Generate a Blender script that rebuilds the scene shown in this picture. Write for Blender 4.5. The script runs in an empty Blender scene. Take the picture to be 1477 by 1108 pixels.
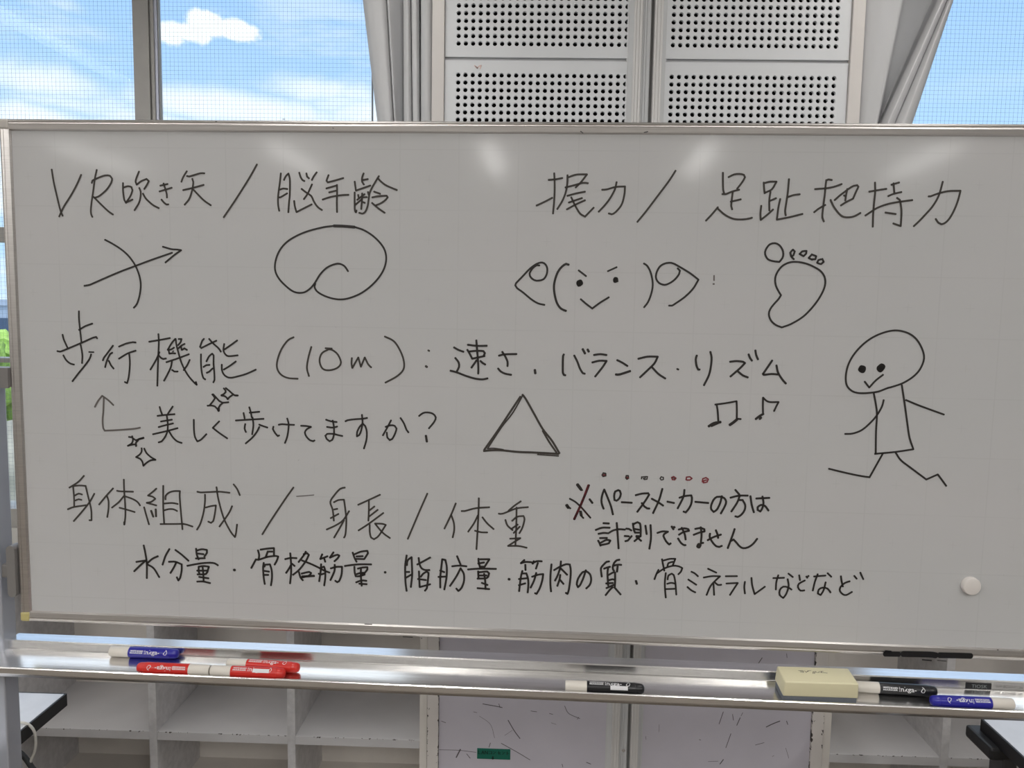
import bpy, bmesh, math, random
from mathutils import Matrix, Vector
random.seed(4)
scn = bpy.context.scene
COL = scn.collection

# ------------------------------------------------------------------ camera
cam_data = bpy.data.cameras.new('camera')
cam = bpy.data.objects.new('camera', cam_data); COL.objects.link(cam)
cam_data.sensor_fit = 'HORIZONTAL'; cam_data.sensor_width = 36.0; cam_data.lens = 27.4671
cam_data.clip_start = 0.02; cam_data.clip_end = 500
WC = ((0.9994, 0.0203, -0.0278), (0.0297, -0.0957, 0.9950), (0.0175, -0.9952, -0.0963))
cx_ = Vector([r[0] for r in WC]).normalized()
cz_ = -Vector([r[2] for r in WC]).normalized()
cy_ = cz_.cross(cx_).normalized(); cx_ = cy_.cross(cz_).normalized()
CAMZ = 1.492
cam.matrix_world = Matrix(((cx_.x, cy_.x, cz_.x, 0), (cx_.y, cy_.y, cz_.y, 0), (cx_.z, cy_.z, cz_.z, CAMZ), (0, 0, 0, 1)))
scn.camera = cam
vs = scn.view_settings
vs.view_transform = 'Standard'; vs.look = 'None'; vs.gamma = 1.0; vs.use_curve_mapping = False
vs.exposure = 0.0
scn.cycles.max_bounces = 8; scn.cycles.diffuse_bounces = 5; scn.cycles.glossy_bounces = 4
scn.cycles.transparent_max_bounces = 12
scn.cycles.sample_clamp_indirect = 4.0
LAMP_W = 18.0          # watts of each ceiling fitting
SKY = 1.2

# ------------------------------------------------------------------ node helpers
class NT:
    def __init__(s, tree): s.t = tree; s.n = tree.nodes; s.l = tree.links
    def add(s, kind, **kw):
        n = s.n.new(kind)
        for k, v in kw.items(): setattr(n, k, v)
        return n
    def put(s, sock, v):
        if hasattr(v, 'links') or isinstance(v, bpy.types.NodeSocket): s.l.new(v, sock)
        else: sock.default_value = v
    def math(s, op, a, b=0.0, c=0.0, clamp=False):
        n = s.add('ShaderNodeMath', operation=op, use_clamp=clamp)
        s.put(n.inputs[0], a); s.put(n.inputs[1], b); s.put(n.inputs[2], c)
        return n.outputs[0]
    def vmath(s, op, a, b=(0, 0, 0)):
        n = s.add('ShaderNodeVectorMath', operation=op); s.put(n.inputs[0], a); s.put(n.inputs[1], b)
        return n.outputs['Value'] if op in ('DOT_PRODUCT', 'LENGTH') else n.outputs[0]
    def noise(s, vec, scale, detail=3.0, rough=0.5):
        n = s.add('ShaderNodeTexNoise'); s.put(n.inputs['Vector'], vec)
        n.inputs['Scale'].default_value = scale; n.inputs['Detail'].default_value = detail; n.inputs['Roughness'].default_value = rough
        return n.outputs['Fac']
    def ramp(s, f, lo, hi):
        n = s.add('ShaderNodeMapRange', clamp=True); n.interpolation_type = 'SMOOTHSTEP'
        s.put(n.inputs[0], f); n.inputs[1].default_value = lo; n.inputs[2].default_value = hi
        return n.outputs[0]
    def mix(s, f, a, b):
        n = s.add('ShaderNodeMix', data_type='RGBA')
        s.put(n.inputs[0], f); s.put(n.inputs[6], a); s.put(n.inputs[7], b)
        return n.outputs[2]
    def xyz(s, v):
        n = s.add('ShaderNodeSeparateXYZ'); s.put(n.inputs[0], v); return n.outputs

# ------------------------------------------------------------------ sky (what the windows look out on)
def pix_dir(x, y):
    v = cx_ * ((x - 738.5) / 1126.914) + cy_ * (-(y - 554) / 1126.914) - cz_
    return v.normalized()
world = bpy.data.worlds.new('sky'); scn.world = world; world.use_nodes = True
w = NT(world.node_tree); w.n.clear()
gen = w.add('ShaderNodeTexCoord').outputs['Generated']
dx, dy, dz = w.xyz(gen)[0:3]
up = w.ramp(dz, 0.02, 0.62)
blue = w.mix(up, (0.50, 0.735, 1.0, 1), (0.27, 0.50, 0.98, 1))
# high thin cloud, drawn out along the horizon
sv = w.add('ShaderNodeMapping'); w.put(sv.inputs[0], gen); sv.inputs['Scale'].default_value = (2.2, 2.2, 8.0); sv.inputs['Rotation'].default_value = (0.1, 0.16, 0.3)
n1 = w.noise(sv.outputs[0], 2.4, 6.0, 0.58)
west = w.ramp(dx, 0.10, -0.25)                       # more cloud to the west of the pillar
low = w.ramp(dz, 0.40, 0.12)
thin = w.math('MULTIPLY', w.ramp(n1, 0.44, 0.66), w.math('MULTIPLY_ADD', west, 0.8, 0.16))
thin = w.math('MULTIPLY', thin, w.math('MULTIPLY_ADD', low, 0.7, 0.3))
def blob(px, py, sx, sy, amp):
    c = pix_dir(px, py); side = pix_dir(px + 1, py) - c; vert = pix_dir(px, py - 1) - c
    su, sv_ = side.length, vert.length
    d = w.vmath('SUBTRACT', gen, tuple(c))
    a = w.math('DIVIDE', w.vmath('DOT_PRODUCT', d, tuple(side.normalized())), sx * su)
    b = w.math('DIVIDE', w.vmath('DOT_PRODUCT', d, tuple(vert.normalized())), sy * sv_)
    r2 = w.math('ADD', w.math('MULTIPLY', a, a), w.math('MULTIPLY', b, b))
    return w.math('MULTIPLY', w.math('POWER', 2.718, w.math('MULTIPLY', r2, -1.0)), amp)
n2 = w.noise(gen, 16.0, 5.0, 0.6)
n2b = w.math('MULTIPLY_ADD', n2, 1.5, -0.75)
n2c = w.math('MULTIPLY_ADD', w.noise(gen, 42.0, 6.0, 0.62), 1.6, -0.8)
cum = None
for bl in ((268, 46, 46, 17, 1.0), (300, 34, 34, 22, 1.15), (336, 42, 42, 17, 1.05), (240, 52, 40, 16, .9)):
    q = blob(*bl); cum = q if cum is None else w.math('MAXIMUM', cum, q)
cum = w.ramp(w.math('ADD', cum, w.math('MULTIPLY', n2c, 0.75)), 0.34, 0.74)
band = None
for bl in ((95, 125, 130, 30, .8), (330, 155, 190, 26, 1.0), (470, 130, 110, 22, .75), (55, 170, 120, 26, .9), (95, 8, 40, 14, .45), (520, 165, 60, 30, .8), (160, 85, 60, 10, .35)):
    q = blob(*bl); band = q if band is None else w.math('MAXIMUM', band, q)
band = w.ramp(w.math('ADD', band, w.math('MULTIPLY', n2b, 0.7)), 0.12, 0.95)
high = w.math('MULTIPLY', w.ramp(dz, 0.375, 0.48), w.ramp(n1, 0.30, 0.52))   # thick cloud added overhead, out of view, to brighten reflections in the metal
cl = w.math('MAXIMUM', w.math('MAXIMUM', w.math('MULTIPLY', w.math('MAXIMUM', thin, band), 0.80), cum), high)
skyc = w.mix(cl, blue, w.mix(high, (1.0, 1.03, 1.05, 1), (1.75, 1.82, 1.95, 1)))
bg = w.add('ShaderNodeBackground'); w.put(bg.inputs[0], skyc); bg.inputs[1].default_value = SKY
wo = w.add('ShaderNodeOutputWorld'); w.l.new(bg.outputs[0], wo.inputs[0])

# ------------------------------------------------------------------ materials
MATS = {}
def mat(name, col, rough=0.5, metal=0.0, spec=0.5, noise=None, bump=None, emit=None, coat=0.0):
    m = bpy.data.materials.new(name); m.use_nodes = True
    t = NT(m.node_tree); p = t.n['Principled BSDF']
    p.inputs['Roughness'].default_value = rough; p.inputs['Metallic'].default_value = metal
    p.inputs['Specular IOR Level'].default_value = spec; p.inputs['Coat Weight'].default_value = coat
    c = (*col, 1)
    tc = t.add('ShaderNodeTexCoord').outputs['Object']
    if noise:
        sc, amt = noise[0], noise[1]
        mp = t.add('ShaderNodeMapping'); t.put(mp.inputs[0], tc)
        if len(noise) > 2: mp.inputs['Scale'].default_value = noise[2]
        f = t.noise(mp.outputs[0], sc, 5.0, 0.6)
        c = t.mix(t.ramp(f, 0.3, 0.7), (*[v * (1 - amt) for v in col], 1), (*[min(1, v * (1 + amt)) for v in col], 1))
    t.put(p.inputs['Base Color'], c)
    if bump:
        b = t.add('ShaderNodeBump'); b.inputs['Strength'].default_value = bump[1]; b.inputs['Distance'].default_value = 0.002
        t.put(b.inputs['Height'], t.noise(tc, bump[0], 4.0)); t.l.new(b.outputs[0], p.inputs['Normal'])
    if emit:
        p.inputs['Emission Color'].default_value = (*emit[0], 1); p.inputs['Emission Strength'].default_value = emit[1]
    MATS[name] = m
    return m

M_alu = mat('anodised_aluminium', (0.84, 0.83, 0.82), 0.22, 1.0, noise=(30, .06, (0.2, 4, 40)))
M_frame = mat('frame_aluminium', (0.66, 0.63, 0.61), 0.33, 1.0, noise=(30, .10, (0.3, 4, 60)))
M_post = mat('post_paint', (0.46, 0.48, 0.54), 0.25, 0.35, coat=0.4)
M_grey = mat('grey_plastic', (0.20, 0.19, 0.185), 0.4)
M_darkgrey = mat('dark_steel', (0.05, 0.05, 0.055), 0.45)
M_yellow = mat('aged_clear_corner', (0.50, 0.44, 0.19), 0.3)
M_ink = mat('black_ink', (0.016, 0.012, 0.010), 0.6)
M_ink2 = mat('dry_black_ink', (0.045, 0.038, 0.033), 0.7)
M_ink3 = mat('faded_black_ink', (0.12, 0.105, 0.098), 0.7)
M_inkred = mat('red_ink', (0.20, 0.025, 0.035), 0.6)
M_white = mat('marker_cap_plastic', (0.70, 0.66, 0.60), 0.35)
M_blue = mat('blue_plastic', (0.020, 0.018, 0.30), 0.28)
M_red = mat('red_plastic', (0.60, 0.025, 0.018), 0.28)
M_black = mat('black_plastic', (0.010, 0.010, 0.012), 0.30)
M_print = mat('white_print', (0.72, 0.72, 0.74), 0.4)
M_cream = mat('cream_plastic', (0.74, 0.69, 0.47), 0.42)
M_felt = mat('grey_blue_felt', (0.17, 0.185, 0.21), 0.95, spec=0.1, bump=(600, .5))
M_magnet = mat('magnet_plastic', (0.74, 0.70, 0.67), 0.35)
M_panel = mat('perforated_board_paint', (0.72, 0.73, 0.745), 0.5, noise=(3, .02))
M_strip = mat('beige_trim', (0.70, 0.66, 0.63), 0.45, noise=(6, .03))
M_postal = mat('satin_aluminium', (0.68, 0.665, 0.65), 0.45, 0.12, noise=(20, .015, (40, 40, .3)))
M_jamb = mat('grey_jamb', (0.60, 0.605, 0.61), 0.45)
M_slit = mat('slit_grey', (0.34, 0.34, 0.33), 0.6)
M_void = mat('dark_backing', (0.006, 0.006, 0.006), 0.9, spec=0.1)
M_lam = mat('shelf_laminate', (0.74, 0.70, 0.655), 0.42, noise=(5, .04))
M_lamedge = mat('shelf_edge', (0.60, 0.59, 0.60), 0.45, noise=(40, .10))
M_wall = mat('wall_paint', (0.46, 0.45, 0.43), 0.8, noise=(4, .03))
M_ceil = mat('ceiling_board', (0.58, 0.575, 0.565), 0.9, noise=(60, .08))
M_floor = mat('floor_vinyl', (0.15, 0.125, 0.10), 0.4, noise=(8, .10, (1, 12, 1)))
M_curt = mat('curtain_cloth', (0.65, 0.65, 0.66), 0.85, spec=0.15, noise=(3, .02), bump=(900, .15))
M_sash = mat('window_aluminium', (0.34, 0.33, 0.315), 0.4, 0.3, noise=(10, .05))
M_sashb = mat('window_aluminium_light', (0.50, 0.52, 0.62), 0.3, 0.4)
M_wire = mat('screen_wire', (0.10, 0.13, 0.18), 0.7)
M_desk = mat('desk_laminate', (0.70, 0.70, 0.72), 0.22, noise=(20, .03))
M_deskedge = mat('black_desk_edge', (0.012, 0.012, 0.013), 0.5)
M_cablew = mat('white_cable_sheath', (0.62, 0.60, 0.55), 0.5)
M_cableb = mat('black_cable_sheath', (0.03, 0.032, 0.035), 0.45)
M_green = mat('green_tape', (0.006, 0.14, 0.095), 0.5)
M_labelink = mat('label_ink', (0.004, 0.03, 0.022), 0.6)
M_lampbody = mat('lamp_housing', (0.75, 0.75, 0.74), 0.5)
M_tube = mat('lamp_tube', (0.9, 0.9, 0.9), 0.5, emit=((1.0, 0.985, 0.96), 11.5))
M_bld = mat('far_building', (0.50, 0.58, 0.72), 0.8, noise=(.3, .05))
M_bldwin = mat('far_window_glass', (0.08, 0.12, 0.20), 0.2)
M_leaf = mat('tree_leaves', (0.30, 0.46, 0.10), 0.8, noise=(1.2, .45))
M_bark = mat('bark', (0.12, 0.08, 0.05), 0.9)
M_ground = mat('ground_earth', (0.36, 0.34, 0.28), 0.9, noise=(.2, .15))

def board_material():
    m = bpy.data.materials.new('board_enamel'); m.use_nodes = True
    t = NT(m.node_tree); p = t.n['Principled BSDF']
    oc = t.add('ShaderNodeTexCoord').outputs['Object']
    X, Y, Z = t.xyz(oc)[0:3]
    def line(c, pitch, off, half):
        a = t.math('FRACT', t.math('DIVIDE', t.math('SUBTRACT', c, off), pitch))
        d = t.math('MINIMUM', a, t.math('SUBTRACT', 1.0, a))
        return t.math('MULTIPLY', t.ramp(d, half * 1.6, half * 0.4), 1.0)
    g = t.math('MAXIMUM', line(X, 0.1, 0.0, 0.008), line(Z, 0.1, 0.055, 0.008))
    # small crosses half way between the lines
    gx = t.math('MULTIPLY', line(X, 0.1, 0.05, 0.006), line(Z, 0.1, 0.005, 0.07))
    gz = t.math('MULTIPLY', line(Z, 0.1, 0.005, 0.006), line(X, 0.1, 0.05, 0.07))
    g = t.math('MAXIMUM', g, t.math('MAXIMUM', gx, gz))
    wear = t.noise(oc, 9.0, 3.0)
    g = t.math('MULTIPLY', g, t.ramp(wear, 0.25, 0.62))
    smv = t.add('ShaderNodeMapping'); t.put(smv.inputs[0], oc); smv.inputs['Scale'].default_value = (1.0, 1.0, 2.4)
    smv.inputs['Rotation'].default_value = (0, 0.5, 0)
    s1 = t.ramp(t.noise(smv.outputs[0], 7.0, 6.0, 0.6), 0.50, 0.80)
    s2 = t.ramp(t.noise(smv.outputs[0], 2.1, 3.0), 0.35, 0.70)
    spk = t.ramp(t.noise(oc, 120.0, 1.0), 0.80, 0.83)
    base = t.mix(s2, (0.528, 0.530, 0.533, 1), (0.540, 0.536, 0.540, 1))
    base = t.mix(t.math('MULTIPLY', s1, 0.10), base, (0.44, 0.42, 0.40, 1))
    base = t.mix(t.math('MULTIPLY', g, 0.16), base, (0.34, 0.34, 0.34, 1))
    base = t.mix(t.math('MULTIPLY', spk, 0.35), base, (0.2, 0.2, 0.2, 1))
    t.put(p.inputs['Base Color'], base)
    p.inputs['Roughness'].default_value = 0.10; p.inputs['Specular IOR Level'].default_value = 0.13
    return m
M_board = board_material()

def glass_material():
    m = bpy.data.materials.new('window_glass'); m.use_nodes = True
    t = NT(m.node_tree); t.n.clear()
    tr = t.add('ShaderNodeBsdfTransparent'); tr.inputs[0].default_value = (0.96, 0.98, 0.98, 1)
    gl = t.add('ShaderNodeBsdfGlossy'); gl.inputs['Roughness'].default_value = 0.02
    fr = t.add('ShaderNodeFresnel'); fr.inputs[0].default_value = 1.12
    mx = t.add('ShaderNodeMixShader'); t.put(mx.inputs[0], fr.outputs[0]); t.l.new(tr.outputs[0], mx.inputs[1]); t.l.new(gl.outputs[0], mx.inputs[2])
    o = t.add('ShaderNodeOutputMaterial'); t.l.new(mx.outputs[0], o.inputs[0])
    return m
M_glass = glass_material()

def worn_material(name, col, edges, axis, amp=0.005, zmax=9.0, ax2=None):
    """paint with dark chips bitten out of the given edge coordinates (board core showing)"""
    m = bpy.data.materials.new(name); m.use_nodes = True
    t = NT(m.node_tree); p = t.n['Principled BSDF']
    oc = t.add('ShaderNodeTexCoord').outputs['Object']
    co = t.xyz(oc); c = co[axis]
    n = t.ramp(t.noise(oc, 60.0, 3.0, 0.7), 0.52, 0.78)
    chip = None
    for e in edges:
        d = t.math('ABSOLUTE', t.math('SUBTRACT', c, e))
        k = t.math('GREATER_THAN', t.math('MULTIPLY', n, amp), d)
        chip = k if chip is None else t.math('MAXIMUM', chip, k)
    if axis == 0: chip = t.math('MULTIPLY', chip, t.math('LESS_THAN', co[2], zmax))
    if ax2 is not None: chip = t.math('MULTIPLY', chip, t.math('GREATER_THAN', t.math('MULTIPLY', n, amp * .5), t.math('ABSOLUTE', t.math('SUBTRACT', co[ax2[0]], ax2[1]))))
    f = t.noise(oc, 6.0, 4.0)
    base = t.mix(t.ramp(f, .3, .7), (*[v * .96 for v in col], 1), (*[v * 1.04 for v in col], 1))
    base = t.mix(chip, base, (0.045, 0.035, 0.03, 1))
    t.put(p.inputs['Base Color'], base); p.inputs['Roughness'].default_value = 0.5
    return m

# ------------------------------------------------------------------ mesh helpers
class MB:
    def __init__(s): s.bm = bmesh.new()
    def box(s, x0, x1, y0, y1, z0, z1, bev=0.0, seg=2):
        r = bmesh.ops.create_cube(s.bm, size=1.0)
        bmesh.ops.transform(s.bm, verts=r['verts'], matrix=Matrix.Translation(((x0+x1)/2, (y0+y1)/2, (z0+z1)/2)) @ Matrix.Diagonal((abs(x1-x0), abs(y1-y0), abs(z1-z0), 1)))
        if bev:
            es = list({e for v in r['verts'] for e in v.link_edges})
            bmesh.ops.bevel(s.bm, geom=es, offset=bev, segments=seg, affect='EDGES', profile=0.5)
        return s
    def prism(s, pts, axis, a, b):
        """closed outline (list of 2-D points) swept along axis 0/1/2 from a to b"""
        def P(u, v, k):
            return {0: (k, u, v), 1: (u, k, v), 2: (u, v, k)}[axis]
        A = [s.bm.verts.new(P(u, v, a)) for u, v in pts]; B = [s.bm.verts.new(P(u, v, b)) for u, v in pts]
        n = len(pts)
        for i in range(n): s.bm.faces.new((A[i], A[(i+1) % n], B[(i+1) % n], B[i]))
        s.bm.faces.new(A[::-1]); s.bm.faces.new(B)
        return s
    def lathe(s, prof, axis='z', n=28, at=(0, 0, 0)):
        """prof: (along, radius) pairs"""
        rings = []
        for z, r in prof:
            ring = []
            if r <= 1e-6:
                ring = [s.bm.verts.new(s._ax(axis, z, 0, 0, at))] * n
            else:
                for i in range(n):
                    a = 2 * math.pi * i / n
                    ring.append(s.bm.verts.new(s._ax(axis, z, r * math.cos(a), r * math.sin(a), at)))
            rings.append(ring)
        for A, B in zip(rings, rings[1:]):
            for i in range(n):
                f = [A[i], A[(i+1) % n], B[(i+1) % n], B[i]]
                f = list(dict.fromkeys(f))
                if len(f) >= 3: s.bm.faces.new(f)
        for R, rev in ((rings[0], True), (rings[-1], False)):
            if len(set(R)) > 2: s.bm.faces.new(R[::-1] if rev else R)
        return s
    @staticmethod
    def _ax(axis, z, u, v, at):
        p = {'z': (u, v, z), 'x': (z, u, v), 'y': (u, z, v)}[axis]
        return (p[0] + at[0], p[1] + at[1], p[2] + at[2])
    def tube(s, pts, r, n=10):
        pts = [Vector(p) for p in pts]; rings = []
        nrm = None
        for i, p in enumerate(pts):
            t = (pts[min(i+1, len(pts)-1)] - pts[max(i-1, 0)]).normalized()
            if nrm is None:
                nrm = t.orthogonal().normalized()
            nrm = (nrm - t * nrm.dot(t)).normalized(); b = t.cross(nrm)
            rings.append([s.bm.verts.new(p + (nrm * math.cos(2*math.pi*k/n) + b * math.sin(2*math.pi*k/n)) * r) for k in range(n)])
        for A, B in zip(rings, rings[1:]):
            for k in range(n): s.bm.faces.new((A[k], A[(k+1) % n], B[(k+1) % n], B[k]))
        s.bm.faces.new(rings[0][::-1]); s.bm.faces.new(rings[-1])
        return s
    def build(s, name, m, parent=None, smooth=False, label=None, loc=None):
        bmesh.ops.recalc_face_normals(s.bm, faces=s.bm.faces[:])
        me = bpy.data.meshes.new(name); s.bm.to_mesh(me); s.bm.free()
        if smooth:
            for f in me.polygons: f.use_smooth = True
            try: me.set_sharp_from_angle(angle=math.radians(38))
            except Exception: pass
        ms = m if isinstance(m, (list, tuple)) else [m]
        for q in ms: me.materials.append(q)
        o = bpy.data.objects.new(name, me); COL.objects.link(o)
        if parent: o.parent = parent
        if label: o['label'] = label
        if loc: o.location = loc
        return o
def BOX(name, m, parent, x0, x1, y0, y1, z0, z1, bev=0.0, label=None):
    return MB().box(x0, x1, y0, y1, z0, z1, bev).build(name, m, parent, label=label)
def tag(o, label, cat, group=None):
    o['label'] = label; o['category'] = cat
    if group: o['group'] = group
    return o
def thing(name, label, cat, loc=(0, 0, 0), rz=0.0, group=None):
    o = bpy.data.objects.new(name, None); COL.objects.link(o)
    o.location = loc; o.rotation_euler = (0, 0, rz); o.empty_display_size = 0.1
    return tag(o, label, cat, group)
def struct(o): o['kind'] = 'structure'; return o
def dup(root, loc, rz, label, group=None):
    r = root.copy(); COL.objects.link(r); r.location = loc; r.rotation_euler = (0, 0, rz); r['label'] = label
    if group: r['group'] = group
    for ch in list(root.children):
        c = ch.copy(); COL.objects.link(c); c.parent = r
        for g in list(ch.children):
            d = g.copy(); COL.objects.link(d); d.parent = c
    return r

# smoothed pen strokes -> flat ribbons lying on a surface.  put(u, v) gives the 3-D point
def smooth_path(P, step):
    out = []
    n = len(P)
    corner = [True] + [False] * (n - 2) + [True] if n > 1 else [True]
    for i in range(1, n - 1):
        a = (P[i] - P[i-1]); b = (P[i+1] - P[i])
        if a.length > 0 and b.length > 0 and a.angle(b) > math.radians(62): corner[i] = True
    for i in range(n - 1):
        p1, p2 = P[i], P[i+1]
        p0 = p1 * 2 - p2 if (corner[i]) else P[i-1]
        p3 = p2 * 2 - p1 if (corner[i+1]) else P[i+2]
        k = max(1, min(14, int((p2 - p1).length / step)))
        for j in range(k):
            t = j / k
            out.append(0.5 * ((2 * p1) + (p2 - p0) * t + (2*p0 - 5*p1 + 4*p2 - p3) * t*t + (3*p1 - p0 - 3*p2 + p3) * t**3))
    out.append(P[-1])
    return out
def ribbon(bm, P, wid, put):
    w2 = wid / 2
    q = [P[0]]
    for p in P[1:]:
        if (p - q[-1]).length > wid * 0.12: q.append(p)
    if len(q) == 1: q.append(q[0] + Vector((wid * .2, 0)))
    d0 = (q[1] - q[0]).normalized(); d1 = (q[-1] - q[-2]).normalized()
    L = []
    # rounded ends
    for k in (0.95, 0.7, 0.35): L.append((q[0] - d0 * w2 * k * .8, d0, w2 * math.sqrt(max(0.02, 1 - k*k))))
    for i, p in enumerate(q):
        a = (q[i] - q[i-1]).normalized() if i else d0
        b = (q[i+1] - q[i]).normalized() if i < len(q) - 1 else d1
        if a.dot(b) < 0.25 and 0 < i < len(q) - 1:
            L.append((p, a, w2)); L.append((p + a * w2 * .7, a, w2 * .7)); L.append(None); L.append((p - b * w2 * .7, b, w2 * .7)); L.append((p, b, w2))
        else:
            t = (a + b).normalized(); L.append((p, t, w2 / max(0.6, math.sqrt((1 + a.dot(b)) / 2))))
    for k in (0.35, 0.7, 0.95): L.append((q[-1] + d1 * w2 * k * .8, d1, w2 * math.sqrt(max(0.02, 1 - k*k))))
    prev = None
    for it in L:
        if it is None: prev = None; continue
        p, t, h = it; nrm = Vector((-t.y, t.x))
        cur = (bm.verts.new(put(*(p + nrm * h))), bm.verts.new(put(*(p - nrm * h))))
        if prev: bm.faces.new((prev[0], prev[1], cur[1], cur[0]))
        prev = cur
def ink(name, strokes, m, parent, put, step=0.003, unit=1e-4, label=None, wk=1.0):
    mb = MB()
    for s in strokes.split('/'):
        tk = s.split(); wid = float(tk[0]) * unit
        wid *= wk; P = [Vector([float(c) * unit for c in q.split(',')]) for q in tk[1:]]
        ribbon(mb.bm, smooth_path(P, step), wid, put)
    return mb.build(name, m, parent, label=label)
def text_mesh(body, size, bold=0.0):
    cu = bpy.data.curves.new('t', 'FONT'); cu.body = body; cu.size = size; cu.offset = bold; cu.resolution_u = 3
    o = bpy.data.objects.new('t', cu); COL.objects.link(o)
    dg = bpy.context.evaluated_depsgraph_get(); dg.update()
    me = bpy.data.meshes.new_from_object(o.evaluated_get(dg)); bpy.data.objects.remove(o); bpy.data.curves.remove(cu)
    bm = bmesh.new(); bm.from_mesh(me); bpy.data.meshes.remove(me)
    bmesh.ops.triangulate(bm, faces=bm.faces[:])
    return bm
def text_part(name, body, size, m, parent, put, width=None, bold=0.0, flip=False):
    bm = text_mesh(body, size, bold)
    xs = [v.co.x for v in bm.verts]; ys = [v.co.y for v in bm.verts]
    x0, x1, y0, y1 = min(xs), max(xs), min(ys), max(ys); k = (width / (x1 - x0)) if width else 1.0
    for v in bm.verts:
        a, b = (v.co.x - (x0 + x1) / 2) * k, v.co.y - (y0 + y1) / 2
        if flip: a, b = -a, -b
        v.co = put(a, b)
    mb = MB(); mb.bm.free(); mb.bm = bm
    return mb.build(name, m, parent)

# ------------------------------------------------------------------ the setting
YP, YW, CE = 2.05, 2.35, 2.75
PX0, PX1 = -0.275, 0.806
struct(BOX('floor', M_floor, None, -5, 5, -6, 2.6, -0.05, 0))
struct(BOX('ceiling', M_ceil, None, -5, 5, -6, 2.6, CE, CE + 0.06))
struct(BOX('wall_back', M_wall, None, -5, 5, -6.1, -6, 0, CE))
struct(BOX('wall_left', M_wall, None, -5.1, -5, -6, 2.6, 0, CE))
struct(BOX('wall_right', M_wall, None, 5, 5.1, -6, 2.6, 0, CE))
wb = MB()
wb.box(-5, 5, YW - 0.01, YW + 0.2, 0, 0.78); wb.box(-5, 5, YW - 0.01, YW + 0.2, 2.62, CE)
wb.box(-5, -3.4, YW - 0.01, YW + 0.2, 0.78, 2.62); wb.box(3.4, 5, YW - 0.01, YW + 0.2, 0.78, 2.62)
struct(wb.build('wall_front', M_wall))
pl = MB(); pl.box(PX0 + .004, PX1 - .004, YP + 0.03, YW + 0.2, 0, CE)
struct(pl.build('wall_pillar', M_void))

# pillar trim: two pale side strips, the two aluminium posts with their jambs, slats between panels
M_stripL = worn_material('worn_strip_left', (0.70, 0.66, 0.63), (PX0, PX0 + .031), 0, 0.008, 0.62)
M_stripR = worn_material('worn_strip_right', (0.70, 0.66, 0.63), (PX1, PX1 - .031), 0, 0.008, 0.62)
for i, (a, b, m) in enumerate(((PX0, PX0 + .031, M_stripL), (PX1 - .031, PX1, M_stripR))):
    struct(MB().box(a, b, YP - 0.004, YW - 0.005, 0, CE, 0.0015).build('trim_%d' % (i + 1), m))
t3 = MB()
def grooved(mb, a, b, y, depth=0.06, cuts=()):
    pts = [(a, y + depth), (a, y + .002), (a + .002, y)]
    for c in cuts: pts += [(c - .0007, y), (c - .0005, y + .0016), (c + .0005, y + .0016), (c + .0007, y)]
    pts += [(b - .002, y), (b, y + .002), (b, y + depth)]
    mb.prism(pts, 2, 0.0, CE)
post = MB(); grooved(post, .233, .254, YP - .012, cuts=(.2385, .2465)); struct(post.build('trim_3', M_postal))
post = MB(); grooved(post, .2845, .3055, YP - .012, cuts=(.290, .2985)); struct(post.build('trim_4', M_postal))
post = MB(); grooved(post, .254, .2765, YP - .002, cuts=(.2595, .266)); struct(post.build('trim_5', M_jamb))
post = MB(); post.box(.2765, .2845, YP + .016, YP + .03, 0, CE); struct(post.build('trim_6', M_slit))
post = MB(); post.prism([(.2175, YP + .0045), (.2175, YP + .03), (.233, YP + .03), (.233, YP - .006), (.2225, YP + .0035)], 2, 0, CE); struct(post.build('trim_7', M_jamb))
post = MB(); post.prism([(.3185, YP + .0045), (.3185, YP + .03), (.3055, YP + .03), (.3055, YP - .006), (.3145, YP + .0035)], 2, 0, CE); struct(post.build('trim_8', M_jamb))
sl = MB(); sl.box(PX0 + .031, .218, YP + .013, YP + .028, 2.112, 2.132); sl.box(.3185, PX1 - .031, YP + .013, YP + .028, 2.112, 2.132)
struct(sl.build('trim_9', M_jamb))

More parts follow.
